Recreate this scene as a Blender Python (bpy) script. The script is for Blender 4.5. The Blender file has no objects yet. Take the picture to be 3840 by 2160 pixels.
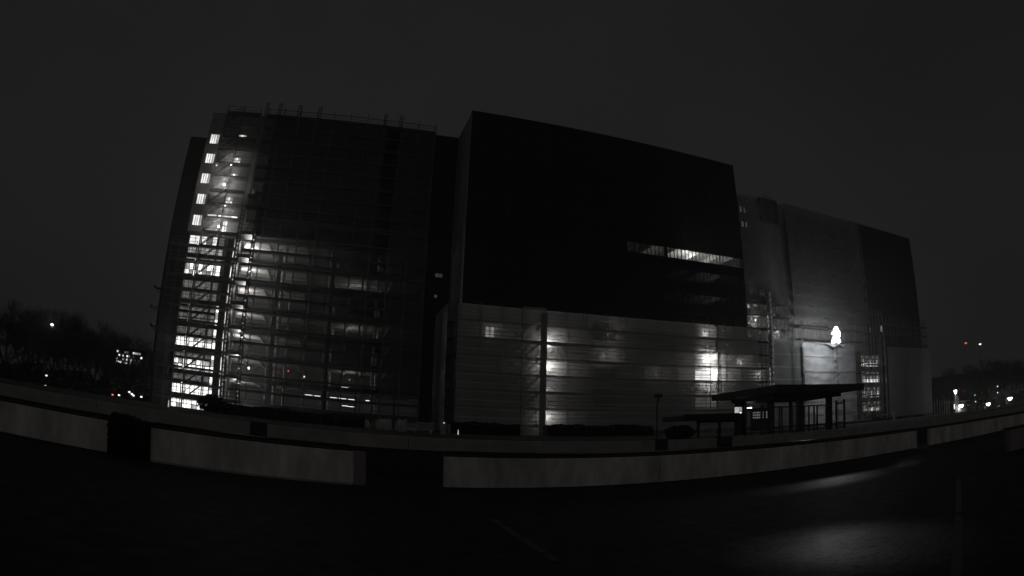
import bpy, math, random
from mathutils import Matrix, Vector
R = math.radians
random.seed(7)
SC = bpy.context.scene
COL = SC.collection

# ------------------------------------------------------------------ camera (wide surveillance lens with barrel distortion)
CAMZ = 1.61
cam = bpy.data.cameras.new('camera')
cam.type = 'PANO'
cam.panorama_type = 'FISHEYE_LENS_POLYNOMIAL'
cam.fisheye_fov = R(170)
cam.sensor_fit = 'HORIZONTAL'
cam.sensor_width = 36.0
cam.sensor_height = 20.25
cam.fisheye_polynomial_k0 = 0.0
cam.fisheye_polynomial_k1 = -0.04618590993768589
cam.fisheye_polynomial_k2 = 0.00010842871512598745
cam.fisheye_polynomial_k3 = -2.940833837540093e-05
cam.fisheye_polynomial_k4 = 8.751107348501438e-07
cam.lens = 18.0
cam.clip_start = 0.05
cam.clip_end = 4000
camo = bpy.data.objects.new('camera', cam)
COL.objects.link(camo)
_r = Vector((0.9537388296, -0.2996730723, 0.0240477574))
_u = Vector((-0.0954014843, -0.2258266414, 0.9694848554))
_f = Vector((0.2850978808, 0.9269295431, 0.2439688926))
camo.matrix_world = Matrix(((_r.x, _u.x, -_f.x, 0), (_r.y, _u.y, -_f.y, 0), (_r.z, _u.z, -_f.z, CAMZ), (0, 0, 0, 1)))
SC.camera = camo

# ------------------------------------------------------------------ world: overcast night sky lit by the town
SUN_EL, SUN_ROT = 38, 195
W = bpy.data.worlds.new('World')
SC.world = W
W.use_nodes = True
nt = W.node_tree
nt.nodes.clear()
wo = nt.nodes.new('ShaderNodeOutputWorld')
bg = nt.nodes.new('ShaderNodeBackground')
tc = nt.nodes.new('ShaderNodeTexCoord')
no = nt.nodes.new('ShaderNodeTexNoise')
no.inputs['Scale'].default_value = 1.6
no.inputs['Detail'].default_value = 4
mr = nt.nodes.new('ShaderNodeMapRange')
mr.inputs['From Min'].default_value = 0.3
mr.inputs['From Max'].default_value = 0.7
mr.inputs['To Min'].default_value = 0.82
mr.inputs['To Max'].default_value = 1.18
bg.inputs['Color'].default_value = (1.0, 0.985, 0.975, 1)
mu = nt.nodes.new('ShaderNodeMath')
mu.operation = 'MULTIPLY'
mu.inputs[1].default_value = 0.0119
nt.links.new(tc.outputs['Generated'], no.inputs['Vector'])
nt.links.new(no.outputs['Fac'], mr.inputs['Value'])
nt.links.new(mr.outputs['Result'], mu.inputs[0])
nt.links.new(mu.outputs[0], bg.inputs['Strength'])
nt.links.new(bg.outputs[0], wo.inputs[0])

# the glow of the town behind the camera: one soft, very weak lamp
sun = bpy.data.lights.new('sun', 'SUN')
sun.energy = 0.054
sun.angle = R(50)
sun.color = (1.0, 0.965, 0.93)
suno = bpy.data.objects.new('sun', sun)
COL.objects.link(suno)
suno.rotation_euler = (R(90 - SUN_EL), 0, R(-12))

SC.view_settings.view_transform = 'Standard'
SC.view_settings.look = 'None'
SC.view_settings.exposure = 0.0
SC.view_settings.gamma = 1.0
SC.view_settings.use_curve_mapping = False
SC.render.engine = 'CYCLES'
SC.cycles.use_denoising = True
SC.cycles.max_bounces = 6
SC.cycles.diffuse_bounces = 3
SC.cycles.glossy_bounces = 3
SC.cycles.transmission_bounces = 4
SC.cycles.transparent_max_bounces = 24
SC.cycles.sample_clamp_indirect = 1.5
SC.cycles.sample_clamp_direct = 0.0
SC.cycles.caustics_reflective = False
SC.cycles.caustics_refractive = False

# ------------------------------------------------------------------ materials
def _new(name):
    m = bpy.data.materials.new(name)
    m.use_nodes = True
    t = m.node_tree
    t.nodes.clear()
    out = t.nodes.new('ShaderNodeOutputMaterial')
    return m, t, out

def N(t, kind, **kw):
    n = t.nodes.new(kind)
    for k, v in kw.items():
        if k in n.inputs:
            n.inputs[k].default_value = v
        else:
            setattr(n, k, v)
    return n

def mat(name, col, rough=0.7, var=0.25, scale=3.0, bump=0.15, bscale=25.0, metal=0.0, spec=0.4, stretch=None, coat=0.0):
    m, t, out = _new(name)
    b = N(t, 'ShaderNodeBsdfPrincipled')
    b.inputs['Roughness'].default_value = rough
    b.inputs['Metallic'].default_value = metal
    b.inputs['Specular IOR Level'].default_value = spec
    b.inputs['Coat Weight'].default_value = coat
    tcn = N(t, 'ShaderNodeTexCoord')
    src = tcn.outputs['Object']
    if stretch:
        mp = N(t, 'ShaderNodeMapping')
        mp.inputs['Scale'].default_value = stretch
        t.links.new(src, mp.inputs['Vector'])
        src = mp.outputs['Vector']
    n1 = N(t, 'ShaderNodeTexNoise', Scale=scale, Detail=6.0, Roughness=0.62)
    t.links.new(src, n1.inputs['Vector'])
    cr = N(t, 'ShaderNodeValToRGB')
    cr.color_ramp.elements[0].position = 0.3
    cr.color_ramp.elements[1].position = 0.72
    lo = [max(0.0, c * (1 - var)) for c in col]
    hi = [min(1.0, c * (1 + var)) for c in col]
    cr.color_ramp.elements[0].color = (*lo, 1)
    cr.color_ramp.elements[1].color = (*hi, 1)
    t.links.new(n1.outputs['Fac'], cr.inputs['Fac'])
    t.links.new(cr.outputs['Color'], b.inputs['Base Color'])
    if bump > 0:
        n2 = N(t, 'ShaderNodeTexNoise', Scale=bscale, Detail=4.0)
        t.links.new(src, n2.inputs['Vector'])
        bp = N(t, 'ShaderNodeBump', Strength=bump, Distance=0.02)
        t.links.new(n2.outputs['Fac'], bp.inputs['Height'])
        t.links.new(bp.outputs['Normal'], b.inputs['Normal'])
    t.links.new(b.outputs[0], out.inputs[0])
    return m

def glow(name, col, strength, noise=0.0, scale=0.8):
    m, t, out = _new(name)
    e = N(t, 'ShaderNodeEmission')
    e.inputs['Color'].default_value = (*col, 1)
    e.inputs['Strength'].default_value = strength
    if noise > 0:
        tcn = N(t, 'ShaderNodeTexCoord')
        mp = N(t, 'ShaderNodeMapping')
        mp.inputs['Scale'].default_value = (2.2, 1, 0.7)
        oi = N(t, 'ShaderNodeObjectInfo')
        add = N(t, 'ShaderNodeVectorMath', operation='ADD')
        t.links.new(tcn.outputs['Object'], add.inputs[0])
        t.links.new(oi.outputs['Location'], add.inputs[1])
        t.links.new(add.outputs[0], mp.inputs['Vector'])
        n1 = N(t, 'ShaderNodeTexNoise', Scale=scale, Detail=3.0)
        t.links.new(mp.outputs['Vector'], n1.inputs['Vector'])
        r = N(t, 'ShaderNodeMapRange')
        r.inputs['From Min'].default_value = 0.3
        r.inputs['From Max'].default_value = 0.7
        r.inputs['To Min'].default_value = strength * (1 - noise)
        r.inputs['To Max'].default_value = strength * (1 + noise)
        t.links.new(n1.outputs['Fac'], r.inputs['Value'])
        t.links.new(r.outputs['Result'], e.inputs['Strength'])
    t.links.new(e.outputs[0], out.inputs[0])
    return m

def net(name, col, cover, translucent=0.45, scale=0.35, var=0.35, weave=True):
    """debris netting: part open, part cloth that both reflects and passes light"""
    m, t, out = _new(name)
    d = N(t, 'ShaderNodeBsdfDiffuse')
    tl = N(t, 'ShaderNodeBsdfTranslucent')
    mx = N(t, 'ShaderNodeMixShader')
    mx.inputs[0].default_value = translucent
    tr = N(t, 'ShaderNodeBsdfTransparent')
    m2 = N(t, 'ShaderNodeMixShader')
    d.inputs['Color'].default_value = (*col, 1)
    tl.inputs['Color'].default_value = (*col, 1)
    t.links.new(d.outputs[0], mx.inputs[1])
    t.links.new(tl.outputs[0], mx.inputs[2])
    t.links.new(tr.outputs[0], m2.inputs[1])
    t.links.new(mx.outputs[0], m2.inputs[2])
    tcn = N(t, 'ShaderNodeTexCoord')
    n1 = N(t, 'ShaderNodeTexNoise', Scale=scale, Detail=5.0, Roughness=0.6)
    mp = N(t, 'ShaderNodeMapping')
    mp.inputs['Scale'].default_value = (1.0, 1.0, 2.2)
    t.links.new(tcn.outputs['Object'], mp.inputs['Vector'])
    t.links.new(mp.outputs['Vector'], n1.inputs['Vector'])
    r = N(t, 'ShaderNodeMapRange')
    r.inputs['From Min'].default_value = 0.3
    r.inputs['From Max'].default_value = 0.7
    r.inputs['To Min'].default_value = max(0.02, cover * (1 - var))
    r.inputs['To Max'].default_value = min(0.98, cover * (1 + var))
    t.links.new(n1.outputs['Fac'], r.inputs['Value'])
    t.links.new(r.outputs['Result'], m2.inputs[0])
    t.links.new(m2.outputs[0], out.inputs[0])
    return m

def glass(name, tint=0.75):
    m, t, out = _new(name)
    tr = N(t, 'ShaderNodeBsdfTransparent')
    tr.inputs['Color'].default_value = (tint, tint, tint, 1)
    g = N(t, 'ShaderNodeBsdfGlossy', Roughness=0.05)
    g.inputs['Color'].default_value = (0.8, 0.8, 0.8, 1)
    fr = N(t, 'ShaderNodeFresnel', IOR=1.45)
    mx = N(t, 'ShaderNodeMixShader')
    t.links.new(fr.outputs[0], mx.inputs[0])
    t.links.new(tr.outputs[0], mx.inputs[1])
    t.links.new(g.outputs[0], mx.inputs[2])
    t.links.new(mx.outputs[0], out.inputs[0])
    return m

def asphalt_mat():
    m, t, out = _new('wet_asphalt')
    b = N(t, 'ShaderNodeBsdfPrincipled')
    tcn = N(t, 'ShaderNodeTexCoord')
    o = tcn.outputs['Object']
    big = N(t, 'ShaderNodeTexNoise', Scale=0.16, Detail=5.0, Roughness=0.55)
    mp = N(t, 'ShaderNodeMapping')
    mp.inputs['Rotation'].default_value = (0, 0, R(38))
    mp.inputs['Scale'].default_value = (0.55, 1.9, 1)
    t.links.new(o, mp.inputs['Vector'])
    t.links.new(mp.outputs['Vector'], big.inputs['Vector'])
    fine = N(t, 'ShaderNodeTexNoise', Scale=16.0, Detail=6.0, Roughness=0.7)
    t.links.new(o, fine.inputs['Vector'])
    mid = N(t, 'ShaderNodeTexNoise', Scale=2.4, Detail=5.0)
    t.links.new(o, mid.inputs['Vector'])
    cr = N(t, 'ShaderNodeValToRGB')
    cr.color_ramp.elements[0].color = (0.030, 0.030, 0.0305, 1)
    cr.color_ramp.elements[1].color = (0.066, 0.065, 0.064, 1)
    cr.color_ramp.elements[0].position = 0.35
    cr.color_ramp.elements[1].position = 0.7
    t.links.new(mid.outputs['Fac'], cr.inputs['Fac'])
    t.links.new(cr.outputs['Color'], b.inputs['Base Color'])
    # wet places with uneven edges, gloss placed to shape the floodlight's glare
    wet = None
    for (cx, cy, ax, ay, rot) in ((13.8, 12.6, 3.4, 1.3, 8), (6.5, 5.3, 1.9, 1.7, 45), (19.5, 13.4, 2.0, .6, 25)):
        mp2 = N(t, 'ShaderNodeMapping', vector_type='TEXTURE')
        mp2.inputs['Location'].default_value = (cx, cy, 0)
        mp2.inputs['Rotation'].default_value = (0, 0, R(rot))
        mp2.inputs['Scale'].default_value = (ax, ay, 1)
        t.links.new(o, mp2.inputs['Vector'])
        ln = N(t, 'ShaderNodeVectorMath', operation='LENGTH')
        t.links.new(mp2.outputs['Vector'], ln.inputs[0])
        q = N(t, 'ShaderNodeMapRange', interpolation_type='SMOOTHSTEP')
        q.inputs['From Min'].default_value = 0.2
        q.inputs['From Max'].default_value = 1.25
        q.inputs['To Min'].default_value = 1.0
        q.inputs['To Max'].default_value = 0.0
        t.links.new(ln.outputs['Value'], q.inputs['Value'])
        if wet is None: wet = q.outputs['Result']
        else:
            mx = N(t, 'ShaderNodeMath', operation='MAXIMUM')
            t.links.new(wet, mx.inputs[0])
            t.links.new(q.outputs['Result'], mx.inputs[1])
            wet = mx.outputs[0]
    bn = N(t, 'ShaderNodeMapRange')
    bn.inputs['From Min'].default_value = 0.34
    bn.inputs['From Max'].default_value = 0.66
    bn.inputs['To Min'].default_value = 1.35
    bn.inputs['To Max'].default_value = 0.45
    t.links.new(big.outputs['Fac'], bn.inputs['Value'])
    wm = N(t, 'ShaderNodeMath', operation='MULTIPLY', use_clamp=True)
    t.links.new(wet, wm.inputs[0])
    t.links.new(bn.outputs['Result'], wm.inputs[1])
    gr_ = N(t, 'ShaderNodeTexNoise', Scale=9.0, Detail=6.0, Roughness=0.8)
    t.links.new(o, gr_.inputs['Vector'])
    gm = N(t, 'ShaderNodeMapRange')
    gm.inputs['From Min'].default_value = 0.40
    gm.inputs['From Max'].default_value = 0.62
    gm.inputs['To Min'].default_value = 0.05
    gm.inputs['To Max'].default_value = 1.5
    t.links.new(gr_.outputs['Fac'], gm.inputs['Value'])
    wg = N(t, 'ShaderNodeMath', operation='MULTIPLY')
    t.links.new(wm.outputs[0], wg.inputs[0])
    t.links.new(gm.outputs['Result'], wg.inputs[1])
    r = N(t, 'ShaderNodeMapRange')
    r.inputs['To Min'].default_value = 0.62
    r.inputs['To Max'].default_value = 0.28
    t.links.new(wm.outputs[0], r.inputs['Value'])
    t.links.new(r.outputs['Result'], b.inputs['Roughness'])
    rs = N(t, 'ShaderNodeMapRange')
    rs.inputs['To Min'].default_value = 0.04
    rs.inputs['To Max'].default_value = 1.0
    t.links.new(wg.outputs[0], rs.inputs['Value'])
    t.links.new(rs.outputs['Result'], b.inputs['Specular IOR Level'])
    bp = N(t, 'ShaderNodeBump', Strength=1.0, Distance=0.05)
    t.links.new(fine.outputs['Fac'], bp.inputs['Height'])
    t.links.new(bp.outputs['Normal'], b.inputs['Normal'])
    t.links.new(b.outputs[0], out.inputs[0])
    return m

M = {}
M['asphalt'] = asphalt_mat()
M['earth'] = mat('site_earth', (0.045, 0.042, 0.038), 0.9, 0.5, 0.6, 0.5, 6)
M['paint'] = mat('worn_road_paint', (0.06, 0.06, 0.059), 0.7, 0.5, 5, 0.2)
M['wallwhite'] = mat('painted_concrete', (0.62, 0.60, 0.575), 0.8, 0.42, 1.5, 0.3, 18, stretch=(1.0, 1.0, 0.3))
M['walldull'] = mat('dull_concrete', (0.34, 0.33, 0.315), 0.85, 0.22, 1.2, 0.25, 14)
M['pier'] = mat('grey_pier_concrete', (0.26, 0.235, 0.235), 0.8, 0.2, 1.5, 0.2)
M['plinth'] = mat('dark_plinth_stone', (0.035, 0.034, 0.033), 0.8, 0.3, 2, 0.3)
M['railmetal'] = mat('dark_rail_metal', (0.16, 0.16, 0.165), 0.26, 0.2, 4, 0.0, metal=0.9)
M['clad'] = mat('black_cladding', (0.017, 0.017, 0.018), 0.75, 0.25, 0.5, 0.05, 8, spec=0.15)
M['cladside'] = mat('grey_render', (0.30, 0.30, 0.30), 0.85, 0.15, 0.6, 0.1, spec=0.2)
M['conc'] = mat('bare_concrete', (0.30, 0.295, 0.285), 0.85, 0.22, 0.7, 0.2, 9, spec=0.2)
M['conclight'] = mat('whitewashed_concrete', (0.62, 0.615, 0.60), 0.8, 0.15, 0.8, 0.15, spec=0.2)
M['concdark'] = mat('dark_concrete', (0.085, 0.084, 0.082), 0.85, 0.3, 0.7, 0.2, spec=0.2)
M['tube'] = mat('galvanised_tube', (0.16, 0.16, 0.165), 0.5, 0.3, 5, 0.0, metal=0.3)
M['deck'] = mat('scaffold_deck_timber', (0.10, 0.096, 0.09), 0.85, 0.4, 2.5, 0.2)
M['steel'] = mat('painted_steel', (0.05, 0.05, 0.052), 0.5, 0.3, 3, 0.0)
M['frame'] = mat('window_frame_metal', (0.035, 0.035, 0.036), 0.5, 0.2, 3, 0.0)
M['netB'] = net('grey_sheeting', (0.74, 0.73, 0.715), 0.56, 0.42, var=0.08)
M['netA'] = net('fine_dark_net', (0.20, 0.20, 0.20), 0.42, 0.35)
M['netO'] = net('thin_open_net', (0.30, 0.30, 0.30), 0.20, 0.5)
M['netL'] = net('pale_fine_net', (0.45, 0.45, 0.44), 0.26, 0.55)
M['netC'] = net('dense_grey_net', (0.46, 0.465, 0.47), 0.55, 0.42, var=0.2)
M['netD'] = net('dull_dense_net', (0.25, 0.25, 0.255), 0.6, 0.4, var=0.25)
M['seam'] = mat('net_seam_band', (0.62, 0.61, 0.60), 0.8, 0.2, 2, 0.0)
M['seamgrey'] = mat('grey_seam_band', (0.22, 0.22, 0.22), 0.85, 0.4, 1.5, 0.0)
M['tarp'] = mat('plastic_tarpaulin', (0.40, 0.41, 0.42), 0.32, 0.15, 0.8, 0.9, 1.6, spec=0.6)
M['cloth'] = mat('white_cloth', (0.85, 0.85, 0.86), 0.8, 0.05, 2, 0.0)
M['chute'] = mat('pale_plastic_chute', (0.55, 0.55, 0.54), 0.5, 0.15, 2, 0.0)
M['bark'] = mat('tree_bark', (0.035, 0.031, 0.028), 0.9, 0.3, 3, 0.2)
M['twig'] = mat('bare_twigs', (0.026, 0.023, 0.021), 0.9, 0.3, 1, 0.0)
M['leaf'] = mat('dark_evergreen_leaf', (0.018, 0.022, 0.016), 0.7, 0.5, 4, 0.0, spec=0.2)
M['canopy'] = mat('dark_canopy_metal', (0.028, 0.028, 0.029), 0.6, 0.2, 2, 0.0, spec=0.2)
M['bag'] = mat('woven_white_sack', (0.42, 0.42, 0.41), 0.8, 0.3, 3, 0.5, 5)
M['burlap'] = mat('pale_ribbed_wrap', (0.62, 0.58, 0.48), 0.8, 0.25, 8, 0.3)
M['rubble'] = mat('white_plaster_rubble', (0.75, 0.74, 0.72), 0.85, 0.2, 6, 0.3)
M['redplastic'] = mat('red_plastic', (0.22, 0.05, 0.045), 0.5, 0.2, 3, 0.0)
M['glass'] = glass('clear_window_glass', 0.8)
M['glassdark'] = glass('tinted_glass', 0.45)
M['lit'] = glow('lit_blind', (1.0, 0.985, 0.95), 1.0, 0.28, 1.2)
M['litbright'] = glow('bright_lit_room', (1.0, 0.995, 0.97), 1.7, 0.35, 0.9)
M['litdim'] = glow('dim_lit_room', (1.0, 0.98, 0.93), 0.12, 0.5, 0.8)
M['litmid'] = glow('half_lit_room', (1.0, 0.985, 0.95), 0.38, 0.5, 0.9)
M['litfaint'] = glow('faintly_lit_room', (1.0, 0.97, 0.92), 0.03, 0.5, 0.8)
M['lamp'] = glow('lamp_glass', (1.0, 0.99, 0.97), 6.0)
M['lampsoft'] = glow('soft_lamp_glass', (1.0, 0.98, 0.95), 1.6)
M['lampdim'] = glow('faint_lamp_glass', (1.0, 0.96, 0.9), 0.5)
M['flood'] = glow('floodlight_diffuser', (0.97, 0.985, 1.0), 9.0)
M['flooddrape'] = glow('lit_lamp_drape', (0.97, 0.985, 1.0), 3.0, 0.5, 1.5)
M['lampwarm'] = glow('street_lamp_glass', (1.0, 0.97, 0.93), 9.0)
M['red'] = glow('red_signal_glass', (1.0, 0.16, 0.10), 1.2)
M['green'] = glow('green_signal_glass', (0.25, 1.0, 0.6), 0.8)
M['amber'] = glow('amber_light_glass', (1.0, 0.55, 0.3), 0.5)
M['signlit'] = glow('backlit_sign_face', (0.97, 0.985, 1.0), 0.42, 0.25, 1.5)
M['signink'] = mat('sign_lettering', (0.03, 0.03, 0.03), 0.6, 0.1, 3, 0.0)

# ------------------------------------------------------------------ mesh helpers
class MB:
    def __init__(s):
        s.v, s.f = [], []
    def add(s, vs, fs):
        o = len(s.v)
        s.v += [tuple(v) for v in vs]
        s.f += [tuple(i + o for i in f) for f in fs]
        return s
    def box(s, x0, x1, y0, y1, z0, z1):
        return s.add([(x0, y0, z0), (x1, y0, z0), (x1, y1, z0), (x0, y1, z0), (x0, y0, z1), (x1, y0, z1), (x1, y1, z1), (x0, y1, z1)],
                     [(0, 3, 2, 1), (4, 5, 6, 7), (0, 1, 5, 4), (1, 2, 6, 5), (2, 3, 7, 6), (3, 0, 4, 7)])
    def cbox(s, x0, x1, y0, y1, z0, z1, c=0.03):
        """box with chamfered upper edges"""
        b = [(x0, y0, z0), (x1, y0, z0), (x1, y1, z0), (x0, y1, z0)]
        m = [(x0, y0, z1 - c), (x1, y0, z1 - c), (x1, y1, z1 - c), (x0, y1, z1 - c)]
        t = [(x0 + c, y0 + c, z1), (x1 - c, y0 + c, z1), (x1 - c, y1 - c, z1), (x0 + c, y1 - c, z1)]
        f = [(0, 3, 2, 1), (8, 9, 10, 11)]
        for i in range(4):
            j = (i + 1) % 4
            f += [(i, j, 4 + j, 4 + i), (4 + i, 4 + j, 8 + j, 8 + i)]
        return s.add(b + m + t, f)
    def tube(s, a, b, r0, r1=None, n=6):
        r1 = r0 if r1 is None else r1
        a, b = Vector(a), Vector(b)
        d = (b - a)
        if d.length < 1e-6:
            return s
        d.normalize()
        u = d.cross(Vector((0, 0, 1)))
        if u.length < 1e-3:
            u = Vector((1, 0, 0))
        u.normalize()
        w = d.cross(u)
        vs = []
        for p, r in ((a, r0), (b, r1)):
            for i in range(n):
                t = 2 * math.pi * i / n
                vs.append(p + u * (r * math.cos(t)) + w * (r * math.sin(t)))
        fs = [(i, (i + 1) % n, n + (i + 1) % n, n + i) for i in range(n)]
        fs += [tuple(range(n - 1, -1, -1)), tuple(range(n, 2 * n))]
        return s.add(vs, fs)
    def lathe(s, prof, cx, cy, n=12):
        vs, fs = [], []
        for r, z in prof:
            for i in range(n):
                t = 2 * math.pi * i / n
                vs.append((cx + r * math.cos(t), cy + r * math.sin(t), z))
        for k in range(len(prof) - 1):
            for i in range(n):
                j = (i + 1) % n
                fs.append((k * n + i, k * n + j, (k + 1) * n + j, (k + 1) * n + i))
        fs.append(tuple(range(n - 1, -1, -1)))
        fs.append(tuple(range((len(prof) - 1) * n, len(prof) * n)))
        return s.add(vs, fs)
    def mesh(s, name, off=(0, 0, 0)):
        me = bpy.data.meshes.new(name)
        me.from_pydata([(x - off[0], y - off[1], z - off[2]) for x, y, z in s.v], [], s.f)
        me.update()
        return me

def tag(o, label=None, cat=None, group=None, kind=None):
    if label: o['label'] = label
    if cat: o['category'] = cat
    if group: o['group'] = group
    if kind: o['kind'] = kind
    return o

def woff(o):
    v = Vector((0, 0, 0))
    while o is not None:
        v += o.location
        o = o.parent
    return v

def thing(name, label, cat, loc=(0, 0, 0), group=None):
    o = bpy.data.objects.new(name, None)
    o.empty_display_size = 0.2
    COL.objects.link(o)
    o.location = loc
    return tag(o, label, cat, group, 'thing')

def obj(name, mb, m, parent=None, smooth=False, loc=None):
    """links the shapes collected in mb (world coordinates) as one mesh object"""
    base = woff(parent) if parent else Vector((0, 0, 0))
    own = Vector(loc) if loc is not None else base
    me = mb.mesh(name, own)
    me.materials.append(M[m])
    if smooth:
        for p in me.polygons:
            p.use_smooth = True
    o = bpy.data.objects.new(name, me)
    COL.objects.link(o)
    if parent: o.parent = parent
    o.location = own - base
    return o

def inst(name, me, at, parent=None, rotz=0.0):
    """one more object that shares the mesh me, placed at a world point"""
    o = bpy.data.objects.new(name, me)
    COL.objects.link(o)
    base = woff(parent) if parent else Vector((0, 0, 0))
    if parent: o.parent = parent
    o.location = Vector(at) - base
    o.rotation_euler = (0, 0, rotz)
    return o

def proto(mb, m, name):
    me = mb.mesh(name)
    me.materials.append(M[m])
    return me

def light(parent, at, power, radius=0.15, col=(1, 0.985, 0.96), name='bulb', spot=None):
    l = bpy.data.lights.new(name, 'SPOT' if spot else 'POINT')
    l.energy = power
    l.shadow_soft_size = radius
    l.color = col
    o = bpy.data.objects.new(name, l)
    COL.objects.link(o)
    o.parent = parent
    o.location = Vector(at) - woff(parent)
    if spot:
        l.spot_size = R(spot[0])
        l.spot_blend = 0.6
        o.rotation_euler = spot[1]
    return o

def wall_open(mb, x0, x1, z0, z1, y0, y1, holes):
    """a wall slab with rectangular openings, as butted boxes"""
    xs = sorted({x0, x1, *[max(x0, min(x1, h[0])) for h in holes], *[max(x0, min(x1, h[1])) for h in holes]})
    for i in range(len(xs) - 1):
        a, b = xs[i], xs[i + 1]
        if b - a < 1e-5: continue
        cut = sorted([(max(z0, h[2]), min(z1, h[3])) for h in holes if h[0] < (a + b) / 2 < h[1]])
        z = z0
        for c0, c1 in cut:
            if c0 - z > 1e-4: mb.box(a, b, y0, y1, z, c0)
            z = max(z, c1)
        if z1 - z > 1e-4: mb.box(a, b, y0, y1, z, z1)
    return mb

WA = R(2.7296)      # the parapets are turned this much against the building
def wp(X, Y, z=0.0):
    return Vector((X * math.cos(WA) - Y * math.sin(WA), X * math.sin(WA) + Y * math.cos(WA), z))

class WMB(MB):
    """same as MB, but the coordinates are along the parapet (X along it, Y away from the camera)"""
    def mesh(s, name, off=(0, 0, 0)):
        s.v = [tuple(wp(x, y, z)) for x, y, z in s.v]
        return MB.mesh(s, name, off)

# ------------------------------------------------------------------ ground
GZ = 2.0     # level of the building site
g = MB()
g.add([(-900, -300, 0), (900, -300, 0), (900, 1200, 0), (-900, 1200, 0)], [(0, 1, 2, 3)])
tag(obj('asphalt_ground', g, 'asphalt'), kind='structure')
s = WMB()
prof = [(24.30, 1.30), (26, 1.38), (30, 1.55), (36, 1.75), (44, 1.92), (52, 2.0), (70, 2.0), (140, 2.0), (400, 2.2), (1100, 2.4)]
xs = [-800, -300, -120, -60, -30, 0, 30, 60, 80, 95, 120, 200, 400, 800]
vs, fs = [], []
for j, (Y, z) in enumerate(prof):
    for i, X in enumerate(xs):
        vs.append((X, Y, z + 0.05 * math.sin(i * 1.7 + j * 2.3) * (1 if j > 1 else 0)))
for j in range(len(prof) - 1):
    for i in range(len(xs) - 1):
        a = j * len(xs) + i
        fs.append((a, a + 1, a + len(xs) + 1, a + len(xs)))
s.add(vs, fs)
tag(obj('site_ground', s, 'earth', smooth=True), kind='structure')

def stripe(name, a, b, w):
    a, b = Vector((*a, 0.004)), Vector((*b, 0.004))
    d = (b - a).normalized()
    n = Vector((-d.y, d.x, 0)) * (w / 2)
    k = 40
    mb = MB()
    for i in range(k):
        if random.random() < 0.06: continue
        p, q = a.lerp(b, i / k), a.lerp(b, (i + 1) / k)
        mb.add([p - n, q - n, q + n, p + n], [(0, 1, 2, 3)])
    o = obj(name, mb, 'paint')
    return tag(o, kind='structure')
stripe('road_marking', (3.25, 11.4), (2.9, 7.2), 0.12)
stripe('road_marking', (5.4, 3.0), (14.2, 8.0), 0.12)
stripe('road_marking', (-6.2, 15.2), (-2.0, 16.0), 0.12)

# ------------------------------------------------------------------ near parapet, four runs of white panels with a dark rail on top
def parapet(name, label, joints, Y=18.0, h=1.007, pier=None, ledge=False, rail=True):
    x0, x1 = joints[0], joints[-1]
    t = thing(name, label, 'wall', wp((x0 + x1) / 2, Y + 0.1), 'white parapet walls round the parking deck')
    for i in range(len(joints) - 1):
        a, b = joints[i], joints[i + 1]
        mb = WMB().cbox(a + (0.012 if i else 0), b - (0.012 if i < len(joints) - 2 else 0), Y, Y + 0.18, 0.06, h, 0.015)
        obj('panel', mb, 'wallwhite', t)
    obj('footing', WMB().box(x0 + 0.02, x1 - 0.02, Y + 0.03 - (0.10 if ledge else 0.0), Y + 0.2, -0.1, 0.06), 'walldull' if ledge else 'plinth', t)
    if rail:
        obj('coping', WMB().box(x0, x1, Y + 0.03, Y + 0.26, h + 0.002, h + 0.055), 'plinth', t)
        hr = WMB()
        hr.tube((x0 + 0.1, Y + 0.14, h + 0.155), (x1 - 0.1, Y + 0.14, h + 0.155), 0.035, n=8)
        obj('handrail', hr, 'railmetal', t, smooth=True)
        n = max(2, int((x1 - x0) / 1.6))
        pm = proto(MB().box(-0.02, 0.02, -0.02, 0.02, 0, 0.075), 'railmetal', 'rail_bracket')
        for k in range(n + 1):
            X = x0 + 0.25 + (x1 - x0 - 0.5) * k / n
            inst('rail_bracket', pm, wp(X, Y + 0.14, h + 0.05), t)
    if pier:
        mb = WMB().cbox(pier[0], pier[1], Y - 0.02, Y + 0.34, 0, h + 0.01, 0.02)
        obj('pier', mb, 'pier', t)
    return t
parapet('parapet_wall', 'white parapet run ending beside the dark clipped bush at far left', [-24, -18, -12, -6.02])
parapet('parapet_wall', 'short white parapet run between dark bush and opening, grey pier at its end', [-4.59, 1.735], pier=(1.74, 2.10), ledge=True)
parapet('parapet_wall', 'longest white parapet run with fine vertical joints, centre to right', [4.49, 12.12, 18.29, 24.2, 30.08], pier=None)
parapet('parapet_wall', 'white parapet run receding towards the street lamps on the right', [31.68, 40, 48, 56, 64])
def side_parapet():
    t = thing('parapet_wall', 'low pale parapet end at the far right edge of the asphalt', 'wall', (23.5, 9.7, 0), 'white parapet walls round the parking deck')
    obj('panel', MB().cbox(21.2, 30, 9.6, 9.8, 0.05, 0.86, 0.02), 'pier', t)
    obj('coping', MB().box(21.15, 30, 9.56, 9.84, 0.862, 0.91), 'plinth', t)
side_parapet()

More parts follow.
